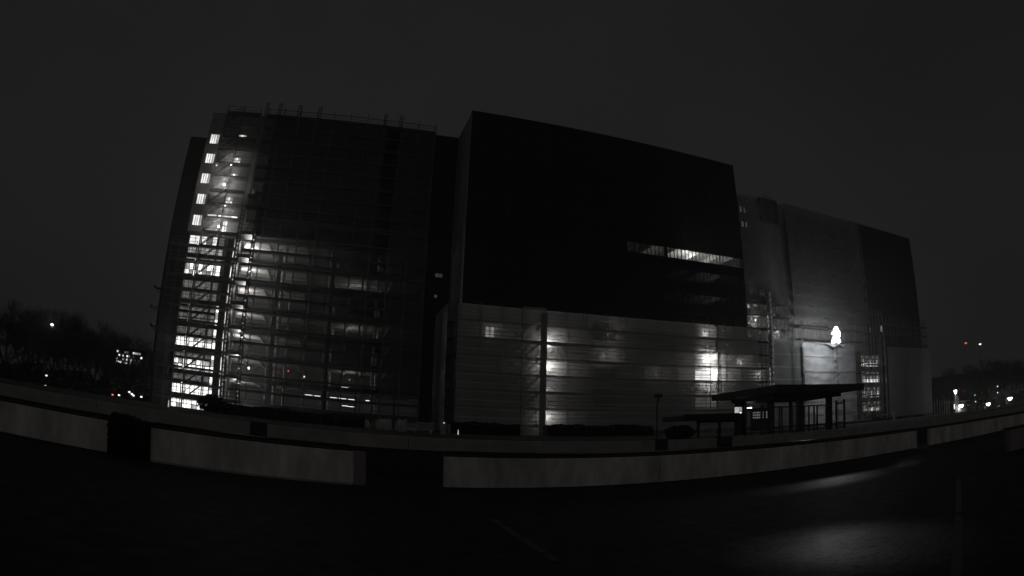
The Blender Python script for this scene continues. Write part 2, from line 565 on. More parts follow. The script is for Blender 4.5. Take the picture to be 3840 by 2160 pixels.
# ------------------------------------------------------------------ second wall on a dark plinth behind it
def wall2(label, x0, x1, step, Y=24.0, top=1.55):
    t = thing('retaining_wall', label, 'wall', wp((x0 + x1) / 2, Y), 'dull retaining walls below the building site')
    obj('plinth', WMB().box(x0, x1, Y + 0.02, Y + 0.3, -0.05, 1.03), 'plinth', t)
    n = max(1, round((x1 - x0) / step))
    for i in range(n):
        a, b = x0 + (x1 - x0) * i / n, x0 + (x1 - x0) * (i + 1) / n
        obj('panel', WMB().cbox(a + 0.012, b - 0.012, Y, Y + 0.24, 1.032, top, 0.02), 'walldull', t)
    for e, d in ((x0, -1), (x1, 1)):
        if abs(e) < 60:
            a, b = sorted((e + d * 0.012, e + d * 0.33))
            obj('pier', WMB().cbox(a, b, Y - 0.06, Y + 0.3, 0, top + 0.06, 0.02), 'plinth', t)
wall2('dull concrete retaining wall leading off to the left below the trees', -70, -1.88, 7)
wall2('dull concrete retaining wall in the middle below the hedge', -1.21, 15.9, 5.7)
wall2('short dull retaining wall piece between two dark piers', 16.6, 19.7, 4)
wall2('dull concrete retaining wall leading right below the canopy', 20.7, 75, 7)

# ------------------------------------------------------------------ foliage
def leaf_cloud(mb, n, inside, size):
    """n small leaf faces at points drawn by inside()"""
    for _ in range(n):
        p = inside()
        a = Vector((random.gauss(0, 1), random.gauss(0, 1), random.gauss(0, 1))).normalized()
        b = a.orthogonal().normalized()
        c = a.cross(b)
        sz = size * random.uniform(0.6, 1.4)
        mb.add([p - b * sz, p + c * sz * 0.6, p + b * sz, p - c * sz * 0.6], [(0, 1, 2, 3)])
def bush(label, at, rx, ry, h, name='evergreen_bush', n=2600, size=0.07):
    t = thing(name, label, 'bush', at)
    at = Vector(at)
    ph = [random.uniform(0, 6) for _ in range(6)]
    def pt():
        a = random.uniform(0, 2 * math.pi)
        q = random.random() ** 0.35
        z = random.random()
        w = (math.sin(math.pi * (0.12 + 0.80 * z)) ** 0.55) * (1 + 0.14 * math.sin(3 * a + ph[0]) + 0.1 * math.sin(5 * a + 7 * z + ph[1]))
        return at + Vector((math.cos(a) * rx * q * w, math.sin(a) * ry * q * w, 0.03 + z * h * (1 + 0.06 * math.sin(4 * a + ph[2]))))
    mb = MB()
    leaf_cloud(mb, n, pt, size)
    obj('foliage', mb, 'leaf', t)
    st = MB()
    for k in range(6):
        a = k * 1.05
        st.tube(at, at + Vector((math.cos(a) * rx * 0.5, math.sin(a) * ry * 0.5, h * 0.8)), 0.035, 0.012, 5)
    obj('stem', st, 'bark', t)
    return t


def hedge(label, x0, x1, y, z0, h, d=1.4, dens=420):
    t = thing('clipped_hedge', label, 'hedge', ((x0 + x1) / 2, y, z0), 'clipped hedges in front of the site')
    L = x1 - x0
    ph = random.uniform(0, 9)
    def pt():
        x = random.uniform(x0, x1)
        top = h * (1 + 0.07 * math.sin(x * 1.3 + ph) + 0.05 * math.sin(x * 3.7 + 2 * ph) + random.gauss(0, 0.03))
        q = random.random()
        if q < 0.45: return Vector((x, y + random.uniform(-d / 2, d / 2), z0 + top * random.uniform(0.9, 1.0)))
        return Vector((x, y + (-d / 2 if q < 0.9 else d / 2) + random.gauss(0, 0.06), z0 + random.uniform(0, top)))
    mb = MB()
    leaf_cloud(mb, int(L * dens), pt, 0.075)
    obj('foliage', mb, 'leaf', t)
    core = MB()
    n = max(4, int(L))
    for i in range(n):
        a, b = x0 + L * i / n, x0 + L * (i + 1) / n
        core.box(a + 0.03, b - 0.03, y - d * 0.40, y + d * 0.40, z0 - 0.1, z0 + h * random.uniform(0.78, 0.9))
    obj('branches', core, 'leaf', t)
_p = wp(-5.3, 18.4)
hedge('dark clipped bush filling the gap between two white parapet runs', _p.x - .70, _p.x + .70, _p.y, 0.0, 1.08, 0.9, dens=3600)
hedge('dark clipped hedge below the brightly lit stair bays', -8.9, 2.9, 45, 1.9, 0.78)
hedge('dark clipped hedge below the left part of the grey netting', 9.2, 14.6, 45, 1.9, 0.86)
hedge('long dark clipped hedge below the middle of the grey netting', 16.8, 26.2, 45, 1.9, 0.88)
bush('low dark shrub at the left foot of the lit bays', (-8.6, 44, 1.9), 1.1, 0.8, 1.15, n=1500, size=0.1)
bush('low dark shrub beside the foot of the low canopy', (20.4, 31.2, 1.55), 1.0, 0.7, 0.75, n=1200, size=0.09)

# ------------------------------------------------------------------ bare trees
def branch(mb, tw, p, d, L, r, depth):
    if depth == 0:
        for _ in range(5):
            e = (d + Vector((random.gauss(0, .55), random.gauss(0, .55), random.gauss(0.1, .45)))).normalized()
            q = p + e * L * random.uniform(0.8, 1.8)
            n = e.orthogonal().normalized() * 0.018
            tw.add([p - n, p + n, q], [(0, 1, 2)])
            for k in range(3):
                b = p.lerp(q, random.uniform(0.3, 0.9))
                e2 = (e + Vector((random.gauss(0, .7), random.gauss(0, .7), random.gauss(0, .5)))).normalized()
                n2 = e2.orthogonal().normalized() * 0.013
                tw.add([b - n2, b + n2, b + e2 * L * random.uniform(0.5, 1.0)], [(0, 1, 2)])
        return
    q = p + d * L
    mb.tube(p, q, r, r * 0.68, 5)
    k = 3 if depth > 1 else 4
    for i in range(k):
        sp = 0.42 if depth > 2 else 0.6
        e = (d + Vector((random.gauss(0, sp), random.gauss(0, sp), random.gauss(0.12, sp * 0.6)))).normalized()
        branch(mb, tw, p.lerp(q, random.uniform(0.65, 1.0)), e, L * random.uniform(0.62, 0.82), r * 0.6, depth - 1)
TREES = []
for v in range(3):
    mb, tw = MB(), MB()
    mb.tube((0, 0, -0.3), (0, 0, 3.6), 0.34, 0.25, 7)
    for i in range(7):
        a = i * 0.9 + random.uniform(-.3, .3)
        d = Vector((math.cos(a) * 0.62, math.sin(a) * 0.62, random.uniform(0.8, 1.3))).normalized()
        branch(mb, tw, Vector((0, 0, random.uniform(1.2, 3.6))), d, random.uniform(4.2, 5.8), 0.17, 4)
    branch(mb, tw, Vector((0, 0, 3.5)), Vector((0.05, 0, 1)), 5.6, 0.2, 4)
    TREES.append((proto(mb, 'bark', 'trunk'), proto(tw, 'twig', 'crown')))
def tree(label, x, y, h, group, v):
    t = thing('bare_tree', label, 'tree', (x, y, GZ), group)
    sc = h / 20.0
    t.scale = (sc * 1.05, sc * 1.05, sc)
    t.rotation_euler = (0, 0, random.uniform(0, 6))
    for n, me in zip(('trunk', 'crown'), TREES[v % 3]):
        o = bpy.data.objects.new(n, me)
        COL.objects.link(o)
        o.parent = t
ORD = ['first', 'second', 'third', 'fourth', 'fifth', 'sixth', 'seventh', 'eighth', 'ninth', 'tenth', 'eleventh', 'twelfth', 'thirteenth', 'fourteenth', 'fifteenth', 'sixteenth']
LT = [(-.63, 128, 21), (-.585, 150, 23), (-.55, 132, 20), (-.515, 150, 23.5), (-.485, 128, 19.5), (-.455, 148, 22), (-.425, 130, 19), (-.40, 152, 21),
      (-.375, 134, 17), (-.362, 119, 13), (-.35, 156, 20), (-.325, 140, 17), (-.30, 160, 19.5)]
for i, (u, y, h) in enumerate(LT):
    tree('bare dark winter tree, %s from the left in the row left of the building' % ORD[i], u * y, y, h, 'bare trees left of the building', i)
for i in range(14):
    u = -.64 + .027 * i
    y = 112 + 14 * ((i * 7) % 5) / 4
    bush('dark scrub below the bare trees, %s from the left' % ORD[i], (u * y, y, GZ), 3.6, 2.4, 3.2 + 1.6 * ((i * 5) % 4) / 3, name='scrub', n=900, size=0.28)
for i in range(8):
    u = 1.68 + .1 * i
    y = 96
    bush('dark scrub along the street on the right, %s from the building' % ORD[i], (u * y, y, GZ), 5.5, 2.5, 3.0 + 2.2 * ((i * 5) % 4) / 3, name='scrub', n=900, size=0.32)
RT = [(1.66, 118, 17), (1.76, 122, 20), (1.86, 104, 18), (1.95, 112, 20), (2.04, 100, 19), (2.14, 112, 21), (2.26, 98, 20), (2.4, 106, 21)]
for i, (u, y, h) in enumerate(RT):
    tree('bare dark tree behind the street lamps, %s from the building end' % ORD[i], u * y, y, h, 'bare trees at the street on the right', i + 1)

# ------------------------------------------------------------------ left block: open floors, lit bays
ZS = [3.84 + 3.16 * k for k in range(13)]          # slab centres; the roof lies at 44.7
def window(parent, x0, x1, z0, z1, y, cols, rows, mats, bar=0.05, depth=0.12):
    """a window part with its frame and one pane per light"""
    fb = MB()
    fb.box(x0, x1, y, y + depth, z0, z0 + bar)
    fb.box(x0, x1, y, y + depth, z1 - bar, z1)
    for i in range(cols + 1):
        x = x0 + (x1 - x0 - bar) * i / cols
        fb.box(x, x + bar, y + 0.003, y + depth - 0.003, z0 + bar, z1 - bar)
    for j in range(1, rows):
        z = z0 + (z1 - z0) * j / rows
        fb.box(x0 + bar, x1 - bar, y + 0.006, y + depth - 0.006, z - bar / 2, z + bar / 2)
    w = obj('window', fb, 'frame', parent, loc=(x0, y, z0))
    cw, ch = (x1 - x0 - bar) / cols, (z1 - z0) / rows
    for m in set(sum(mats, [])):
        pass
    cache = {}
    for j in range(rows):
        for i in range(cols):
            m = mats[j % len(mats)][i % len(mats[j % len(mats)])]
            if m is None: continue
            if m not in cache:
                cache[m] = proto(MB().box(bar, cw, 0, 0.02, bar * 0.6, ch - bar * 0.6), m, 'pane')
            inst('pane', cache[m], (x0 + cw * i, y + depth * 0.6, z0 + ch * j), w)
    return w

A = thing('office_block', 'left block with open floors, glowing bays and scaffolding at its front', 'building', (-3, 86, GZ), 'blocks of the large building')
holes = []
for k in range(7, 12):
    holes.append((-21.8, -20.35, ZS[k] + 1.12, ZS[k] + 2.72))
small = [(-17.4, -16.1, 40.6, 41.55), (-17.35, -16.2, 36.75, 37.8), (-17.4, -16.15, 34.45, 35.3), (-17.35, -16.2, 30.4, 31.75), (-17.1, -16.35, 26.5, 28.2), (-19.9, -18.2, 28.55, 28.95), (-18.0, -15.0, 28.5, 28.95)]
holes += small
obj('wall', wall_open(MB(), -22.3, -12.0, 26.15, 44.7, 80, 80.35, holes), 'conc', A)
obj('wall', MB().box(-12.0, 15.75, 80, 80.35, 29.3, 44.7), 'clad', A)
obj('wall', MB().box(12.3, 15.75, 80.02, 80.37, 2, 29.3), 'clad', A)
obj('end_wall', MB().box(-22.3, -21.95, 80.35, 92, 2, 44.65), 'clad', A)
obj('rear_wing', MB().box(-27.6, -22.32, 88.4, 104, 2, 44.7), 'clad', A)
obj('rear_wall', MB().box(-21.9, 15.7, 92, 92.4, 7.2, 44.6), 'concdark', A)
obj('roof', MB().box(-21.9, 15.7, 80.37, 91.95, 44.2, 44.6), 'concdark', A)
obj('parapet_cap', MB().box(-22.36, 15.72, 79.93, 80.45, 44.702, 44.78), 'clad', A)
for k in range(0, 9):
    z = ZS[k]
    obj('floor_slab', MB().box(-21.93, 12.28 if k < 8 else 15.7, 80.05 if k < 7 else 80.36, 91.98, z - 0.17, z + 0.17), 'conc', A)
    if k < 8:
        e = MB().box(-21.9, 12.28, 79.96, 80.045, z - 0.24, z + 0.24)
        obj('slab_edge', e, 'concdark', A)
obj('floor_slab', MB().box(-21.93, 15.7, 80.4, 91.98, 1.7, 2.02), 'conc', A)
cm = proto(MB().lathe([(0.26, 0), (0.26, 2.8)], 0, 0, 14), 'conclight', 'column')
for p in cm.polygons: p.use_smooth = len(p.vertices) == 4
for x in (-13.95, -7.3, -0.6, 6.1):
    for k in range(-1, 7):
        z = (ZS[k] if k >= 0 else 1.85) + 0.172
        hgt = (ZS[k + 1] - 0.172) - z
        o = inst('column', cm, (x, 82, z), A)
        o.scale = (1, 1, hgt / 2.8)
        if x > -10:
            o = inst('column', cm, (x + 0.9, 88, z), A)
            o.scale = (0.8, 0.8, hgt / 2.8)
for x, w in ((-15.35, 0.45), (-7.85, 0.26), (-0.25, 0.18), (3.85, 0.1), (9.0, 0.12)):
    obj('pillar', MB().box(x - w, x + w, 79.93, 80.4, 2, 26 if x < -10 else 24.5), 'concdark', A)
# beams under the slabs: seen as slanting lit ceilings
for k in range(1, 8):
    for x in (-12.6, -9.9, -4.2, -1.5, 2.4, 4.8, 8.2):
        obj('ceiling_beam', MB().box(x - 0.13, x + 0.13, 80.95, 91.9, ZS[k] - 0.42, ZS[k] - 0.172), 'conc', A)
    obj('edge_beam', MB().box(-14.5, 12.2, 80.6, 80.9, ZS[k] - 0.36, ZS[k] - 0.173), 'conclight', A)
# partition between bays and open floors
for k in range(-1, 7):
    z0 = (ZS[k] if k >= 0 else 1.85) + 0.172
    obj('partition', MB().box(-15.7, -15.5, 80.6, 86.5, z0, ZS[k + 1] - 0.172), 'conclight', A)
# glazing of the lit bays
cfg = {-1: (None, None, 0), 0: ('litbright', 'litdim', 1.55), 1: ('litbright', 'litdim', 1.5), 2: ('litbright', 'litdim', 1.4), 3: ('litdim', 'litdim', 1.4), 4: ('litdim', 'litdim', 1.3), 5: ('litbright', 'litmid', 1.85), 6: ('litmid', 'lit', 1.0)}
for k in range(0, 7):
    lo, hi, split = cfg[k]
    z0, z1 = ZS[k] + 0.26, ZS[k + 1] - 0.26
    rowlo = [lo if random.random() > 0.12 else ('litmid' if lo != 'litdim' else 'litdim') for _ in range(8)]
    window(A, -21.75, -16.35, z0, z0 + split, 80.1, 8, 2, [rowlo, [random.choice((lo, lo, lo, 'litmid' if lo != 'litdim' else 'litdim')) for _ in range(8)]], 0.07)
    window(A, -21.75, -16.35, z0 + split + 0.22, z1, 80.1, 6, 1, [[hi if random.random() > 0.2 else 'litdim' for _ in range(6)]], 0.07)
    if k < 4:
        window(A, -16.3, -15.82, z0, z1, 80.12, 1, 3, [['litbright'], ['litmid'], ['litbright']], 0.05)
window(A, -21.75, -16.35, 2.1, 3.5, 80.1, 7, 2, [['litbright', 'litmid', 'litbright'], ['litbright']], 0.08)
for i, h in enumerate(holes):
    x0, x1, z0, z1 = h
    if i < 5:
        window(A, x0, x1, z0, z1, 80.1, 4, 1, [['lit', 'lit', 'lit', 'litmid']], 0.05)
    else:
        window(A, x0, x1, z0, z1, 80.1, 3 if x1 - x0 > 1 else 2, 2 if z1 - z0 > .7 else 1, [['litbright', 'lit', 'litbright'], ['lit', 'litbright', 'litmid']], 0.05)
window(A, 13.6, 14.7, 23.05, 23.7, 79.9, 2, 1, [['litfaint']], 0.05)
window(A, 13.6, 14.1, 20.2, 20.7, 79.9, 1, 1, [['litfaint']], 0.05)

# lamps hung in the open floors
def site_lamp(label, at, power, size=0.16, m='lamp', group='work lamps in the left block', name='work_lamp', rad=0.2, col=(1, 0.985, 0.96)):
    t = thing(name, label, 'lamp', at, group)
    x, y, z = at
    obj('bulb_glass', MB().lathe([(size * 0.3, z - size), (size * 0.9, z - size * .55), (size, z), (size * 0.85, z + size * .5), (size * .35, z + size * .95)], x, y, 10), m, t, smooth=True)
    obj('holder', MB().lathe([(size * 0.4, z + size), (size * 0.4, z + size * 1.6), (size * .12, z + size * 1.8)], x, y, 8), 'steel', t)
    if power: light(t, (x, y - size * 1.6, z - size * 0.6), power, rad, col)
    return t
lev = ['ground', 'first', 'second', 'third', 'fourth', 'fifth', 'sixth']
for k, pw in zip(range(-1, 7), (380, 470, 520, 500, 430, 500, 720, 680)):
    zc = ZS[k + 1] - 1.5
    site_lamp('work lamp under the %s open floor ceiling beside the hoist' % ('lowest' if k < 0 else lev[k + 1] if k < 6 else 'topmost'), (-12.9, 84.2, zc), pw, 0.12, 'lampsoft')
for i, (x, z) in enumerate([(-17.34, 36.3), (-17.75, 33.1), (-17.05, 30.1), (-17.4, 26.95)]):
    site_lamp('bright lamp on the stair scaffold, %s from the top' % ORD[i], (x, 79.1, z), 190, 0.2, 'lamp')
for i, (x, z) in enumerate([(-19.6, 38.4), (-19.6, 36.0), (-19.55, 32.2), (-19.65, 26.05)]):
    site_lamp('small lamp left of the stair flights, %s from the top' % ORD[i], (x, 79.4, z), 8, 0.12, 'lampsoft')
for i_, z_ in enumerate((21.4, 15.1, 8.9)):  # fill lamps added to brighten the right part of the open floors
    site_lamp('faint lamp deep in the open floors, %s from the top' % ORD[i_], (3.2, 87.5, z_), 45, 0.08, 'lampdim')
site_lamp('small round white lamp on the first open floor', (-11.3, 83.5, 8.8), 4, 0.17, 'lamp')
site_lamp('small red lamp on the first open floor', (-5.6, 84, 9.0), 0, 0.12, 'red')
site_lamp('small warm lamp right of the red lamp', (-3.3, 84, 8.45), 0, 0.13, 'lampsoft')
site_lamp('bright lamp low at the right end of the open ground floor', (7.0, 84, 4.0), 3, 0.2, 'lamp')
tm = MB().box(-0.55, 0.55, -0.05, 0.05, -0.05, 0.03)
tp = proto(tm, 'lampsoft', 'tube_glass')
hp = proto(MB().box(-0.6, 0.6, -0.07, 0.07, 0.032, 0.09), 'steel', 'housing')
for i, (x, z) in enumerate([(-2.7, 6.35), (-1.3, 6.33), (1.0, 6.3), (2.4, 6.28), (3.8, 6.26), (6.4, 6.3), (2.6, 7.95), (2.9, 5.25), (3.8, 5.2)]):
    t = thing('tube_lamp', 'short tube lamp in the open ground floor, %s of nine' % ORD[i], 'lamp', (x, 90, z), 'tube lamps deep in the open ground floor')
    inst('tube_glass', tp, (x, 90, z), t)
    inst('housing', hp, (x, 90, z), t)
    if i in (1, 4): light(t, (x, 89.8, z - 0.3), 3, 0.3)

# ------------------------------------------------------------------ scaffolds
def scaffold(name, label, x0, x1, yf, yb, z0, z1, bay=2.57, lift=2.05, zfirst=None, skip=(), top_rail=True, braces=2, axis='x', run=4, rails=2, tk=1.0):
    """tube scaffold along x (or along y): standards, ledgers, decks, guard rails and braces"""
    def P(a, b, z): return (a, b, z) if axis == 'x' else (b, a, z)
    t = thing(name, label, 'scaffold', P((x0 + x1) / 2, yf, z0), 'tube scaffolds round the building')
    nb = max(1, round((x1 - x0) / bay))
    bx = [x0 + (x1 - x0) * i / nb for i in range(nb + 1)]
    H = z1 - z0
    pm = proto(MB().tube((0, 0, 0), (0, 0, H), 0.05 * tk, n=6), 'tube', 'standard')
    pf = proto(MB().box(-.12, .12, -.12, .12, -.03, .03), 'steel', 'base_plate')
    for i, x in enumerate(bx):
        for y in (yf, yb):
            o = inst('standard', pm, P(x, y, z0), t)
            if y == yf: inst('base_plate', pf, (0, 0, 0), None).parent = None if False else o
    zs = []
    z = zfirst if zfirst is not None else z0 + 1.9
    while z < z1 - 0.3:
        zs.append(z)
        z += lift
    for z in zs:
        led = MB()
        for y in (yf, yb):
            led.tube(P(x0 - .15, y, z - 0.1), P(x1 + .15, y, z - 0.1), 0.034 * tk, n=5)
        for x in bx:
            led.tube(P(x, yf - .1, z - 0.06), P(x, yb + .1, z - 0.06), 0.025, n=4)
        obj('ledger', led, 'tube', t)
        for r in range(0, nb, run):
            a, b = bx[r], bx[min(nb, r + run)]
            if any(sx0 <= (a + b) / 2 <= sx1 for sx0, sx1 in skip): continue
            d = MB()
            for q in range(3):
                w = (yb - yf - 0.08) / 3
                ya = yf + 0.04 + w * q
                if axis == 'x': d.box(a + .02, b - .02, ya + .01, ya + w - .01, z - .03 + .004 * q, z + .03 + .004 * q)
                else: d.box(ya + .01, ya + w - .01, a + .02, b - .02, z - .03 + .004 * q, z + .03 + .004 * q)
            if axis == 'x': d.box(a + .02, b - .02, yf - 0.035, yf - 0.005, z - .03, z + .17)
            else: d.box(yf - 0.035, yf - 0.005, a + .02, b - .02, z - .03, z + .17)
            obj('deck', d, 'deck', t)
        for gz in (0.5, 1.0, 1.45)[:rails]:
            obj('guard_rail', MB().tube(P(x0, yf - 0.05, z + gz), P(x1, yf - 0.05, z + gz), 0.03 * tk, n=5), 'tube', t)
    for i in range(nb):
        if braces and i % 4 == braces % 4:
            for j in range(0, len(zs) - 1):
                a, b = (bx[i], bx[i + 1]) if j % 2 == 0 else (bx[i + 1], bx[i])
                obj('brace', MB().tube(P(a, yf - 0.09, zs[j]), P(b, yf - 0.09, zs[j + 1]), 0.026, n=5), 'tube', t)
    return t, zs, bx

SA, zsA, bxA = scaffold('facade_scaffold', 'tall tube scaffold in front of the left block', -13.4, 12.0, 78.55, 79.65, GZ, 46.0, bay=2.54, zfirst=3.36, skip=((4.9, 6.9),), rails=2)
obj('guard_rail', MB().tube((-13.4, 78.5, 45.25), (12.0, 78.5, 45.25), 0.03, n=5), 'tube', SA)
for x in (-13.6, -11.6, -8.6, -5.5, 4.4, 6.7):
    lf = MB()
    for dx in (-.2, .2): lf.tube((x + dx, 78.5, 43.5), (x + dx, 78.5, 46.5), 0.06, n=5)
    for q in range(7): lf.tube((x - .2, 78.5, 43.7 + q * .42), (x + .2, 78.5, 43.7 + q * .42), 0.05, n=4)
    obj('ladder_frame', lf, 'steel', SA)
SL, zsL, _ = scaffold('stair_scaffold', 'narrow scaffold with stair flights in front of the glowing bays', -19.75, -14.4, 78.55, 79.65, GZ, 45.4, bay=2.7, zfirst=3.36, braces=0, run=3, rails=2)
for j in range(len(zsL) - 1):
    a, b = Vector((-19.4, 78.2, zsL[j] + 0.03)), Vector((-17.0, 78.2, zsL[j + 1] + 0.03))
    fl = MB()
    for y in (77.95, 78.45):
        fl.tube((a.x, y, a.z), (b.x, y, b.z), 0.06, n=4)
        fl.tube((a.x, y, a.z + .95), (b.x, y, b.z + .95), 0.028, n=4)
        fl.tube((a.x, y, a.z), (a.x, y, a.z + 1), 0.028, n=4)
        fl.tube((b.x, y, b.z), (b.x, y, b.z + 1), 0.028, n=4)
    f = obj('stair_flight', fl, 'steel', SL)
    for q in range(8):
        c = a.lerp(b, (q + 0.5) / 8)
        obj('tread', MB().box(c.x - .13, c.x + .13, 77.98, 78.42, c.z - .02, c.z + .02), 'steel', f)
for x in (-19.5, -16.85):
    obj('standard', MB().tube((x, 77.9, GZ), (x, 77.9, 44.2), 0.045, n=6), 'tube', SL)
scaffold('corner_scaffold', 'low scaffold wrapped in pale net at the left corner', -24.1, -20.1, 78.75, 79.75, GZ, 24.5, bay=1.25, zfirst=3.36, braces=0)
# bracket platforms jutting out on the left
for i, (z, w) in enumerate(((17.6, 1.5), (14.9, 1.7), (12.4, 1.4))):
    t = thing('bracket_platform', 'dark bracket platform jutting out at the left corner, %s from the top' % ORD[i], 'platform', (-24.2, 79.2, z), 'bracket platforms at the left corner')
    obj('deck', MB().box(-24.15 - w, -24.2, 78.8, 79.7, z - .05, z + .05), 'deck', t)
    obj('strut', MB().tube((-24.15 - w * .9, 79.2, z - .05), (-24.2, 79.2, z - 1.0), 0.05, n=5), 'steel', t)
    obj('toe_board', MB().box(-24.15 - w, -24.1 - w, 78.8, 79.7, z + .05, z + .35), 'deck', t)
SB, zsB, bxB = scaffold('facade_scaffold', 'long scaffold behind the grey netting of the central block', 15.0, 61.7, 69.85, 70.95, GZ, 17.9, bay=2.75, zfirst=3.33, lift=2.04, tk=1.35, rails=3)
scaffold('side_scaffold', 'scaffold round the left side of the central block behind grey netting', 71.2, 79.0, 13.9, 15.0, GZ, 17.9, axis='y', zfirst=3.33, lift=2.04, braces=0)
# stair tower in the net of the central block
ST = thing('stair_tower', 'dark scaffold stair tower behind the grey netting', 'stairs', (24.4, 70.3, GZ))
for x in (25.55, 25.95):
    obj('post', MB().box(x - 0.19, x + 0.19, 69.83, 70.1, GZ, 17.2), 'steel', ST)
for j in range(len(zsB) - 1):
    fl = MB()
    for y in (70.15, 70.75):
        fl.tube((23.3, y, zsB[j] + .1), (25.5, y, zsB[j + 1] + .1), 0.075, n=4)
        fl.tube((23.3, y, zsB[j] + 1.05), (25.5, y, zsB[j + 1] + 1.05), 0.035, n=4)
    f = obj('stair_flight', fl, 'steel', ST)
    for q in range(7):
        c = Vector((23.3, 0, zsB[j] + .1)).lerp(Vector((25.5, 0, zsB[j + 1] + .1)), (q + .5) / 7)
        obj('tread', MB().box(c.x - .13, c.x + .13, 70.17, 70.73, c.z - .02, c.z + .02), 'steel', f)

# ------------------------------------------------------------------ hoist on the left block
HO = thing('material_hoist', 'twin mast material hoist with dark loading platforms beside the bright bays', 'hoist', (-12.9, 78, GZ))
for x in (-14.0, -11.8):
    m_ = MB()
    for dx in (-0.2, 0.2):
        m_.tube((x + dx, 77.9, GZ), (x + dx, 77.9, 30.2), 0.07, n=5)
        m_.tube((x + dx, 78.3, GZ), (x + dx, 78.3, 30.2), 0.05, n=5)
    z = GZ + .4
    while z < 30:
        m_.box(x - .2, x + .2, 77.85, 77.95, z - .09, z + .09)
        m_.tube((x - .2, 77.9, z), (x + .2, 78.3, z + .6), 0.025, n=4)
        z += 0.62
    obj('mast', m_, 'steel', HO)
for k in range(0, 8):
    z = ZS[k]
    o = obj('loading_platform', MB().box(-13.7, -12.1, 77.5, 79.9, z - 0.28, z + 0.18), 'steel', HO)
    rl = MB()
    for zz in (0.55, 1.05):
        rl.tube((-13.7, 77.52, z + zz), (-12.1, 77.52, z + zz), 0.03, n=5)
    for x in (-13.7, -12.9, -12.1):
        rl.tube((x, 77.52, z + .18), (x, 77.52, z + 1.05), 0.03, n=5)
    obj('railing', rl, 'steel', o)
    obj('gate_brace', MB().tube((-13.6, 78.9, z + .3), (-12.9, 78.9, z + 2.4), 0.07, n=5), 'conclight', HO)
cg = MB()
cg.box(-13.7, -12.1, 77.4, 78.9, 29.6, 29.75).box(-13.7, -12.1, 77.4, 78.9, 31.3, 31.4)
for x in (-13.66, -12.14):
    for y in (77.44, 78.86):
        cg.box(x - .04, x + .04, y - .04, y + .04, 29.75, 31.3)
obj('cage', cg, 'steel', HO)
obj('winch_drum', MB().lathe([(.28, 31.4), (.28, 32.3), (.15, 32.4)], -12.9, 78.2, 12), 'chute', HO)

# ------------------------------------------------------------------ netting
def netting(label, x0, x1, z0, z1, y, m, seams=(), axis='x', group='debris nets on the scaffolds', amp=0.05, sag=0.0, sm_='seam'):
    nx = max(8, int((x1 - x0) / 0.8))
    nz = max(6, int((z1 - z0) / 0.8))
    ph = random.uniform(0, 9)
    def Pt(a, z):
        q = (a - x0) / (x1 - x0)
        w = amp * (math.sin(a * 1.15 + ph) + 0.6 * math.sin(a * 2.3 + z * 0.9 + ph) + 0.5 * math.sin(z * 3.07 + ph * 2))
        zz = z
        if z > z1 - 0.05: zz = z - sag * abs(math.sin(a * 1.22 + ph))
        return (a, y - 0.06 + w, zz) if axis == 'x' else (y - 0.06 + w, a, zz)
    t = thing('debris_net', label, 'netting', Pt((x0 + x1) / 2, z0), group)
    vs = [Pt(x0 + (x1 - x0) * i / nx, z0 + (z1 - z0) * j / nz) for j in range(nz + 1) for i in range(nx + 1)]
    fs = [(j * (nx + 1) + i, j * (nx + 1) + i + 1, (j + 1) * (nx + 1) + i + 1, (j + 1) * (nx + 1) + i) for j in range(nz) for i in range(nx)]
    obj('sheet', MB().add(vs, fs), m, t, smooth=True)
    for z in seams:
        sm = MB()
        for i in range(nx):
            a, b = x0 + (x1 - x0) * i / nx, x0 + (x1 - x0) * (i + 1) / nx
            p, q = Vector(Pt(a, z)), Vector(Pt(b, z))
            o = Vector((0, -0.02, 0)) if axis == 'x' else Vector((-0.02, 0, 0))
            h = Vector((0, 0, 0.035))
            sm.add([p + o - h, q + o - h, q + o + h, p + o + h], [(0, 1, 2, 3)])
        obj('seam', sm, sm_, t)
    return t
netting('fine dark net over the upper floors of the left block', -13.6, 4.9, 29.6, 44.4, 78.4, 'netA')
netting('thin net over the open floors of the left block', -11.4, 4.9, 2.6, 29.5, 78.4, 'netO')
netting('narrow dark net strip right of the open scaffold bay', 6.9, 12.1, 2.6, 44.3, 78.4, 'netA')
netting('pale fine net veil over the stair scaffold', -19.6, -14.0, 26.2, 43.9, 77.8, 'netL', amp=0.03)
netting('pale net veil on the low corner scaffold left of the glowing bays', -24.15, -22.0, 2.4, 16.5, 78.6, 'netL', amp=0.02)
sB = [3.1 + 1.02 * i for i in range(14)]
netting('grey net over the left half of the central scaffold', 14.9, 22.85, 2.7, 17.55, 69.80, 'netB', sB, sag=0.12, amp=0.02)
netting('slightly raised grey net strip in front of the stair tower, hanging down to the ground', 22.9, 26.0, 1.95, 17.85, 69.74, 'netB', sB[::2], sag=0.05, amp=0.02)
netting('wide grey net right of the stair tower with two glowing spots behind', 26.05, 46.3, 2.7, 17.5, 69.80, 'netB', sB, sag=0.15, amp=0.02)
netting('grey net at the right end of the central scaffold over the brightest glow', 46.35, 60.0, 2.7, 17.5, 69.80, 'netB', sB, sag=0.15, amp=0.02)
netting('grey net on the left side face of the central scaffold', 69.9, 78.6, 2.4, 17.5, 13.8, 'netB', sB[::2], axis='y')

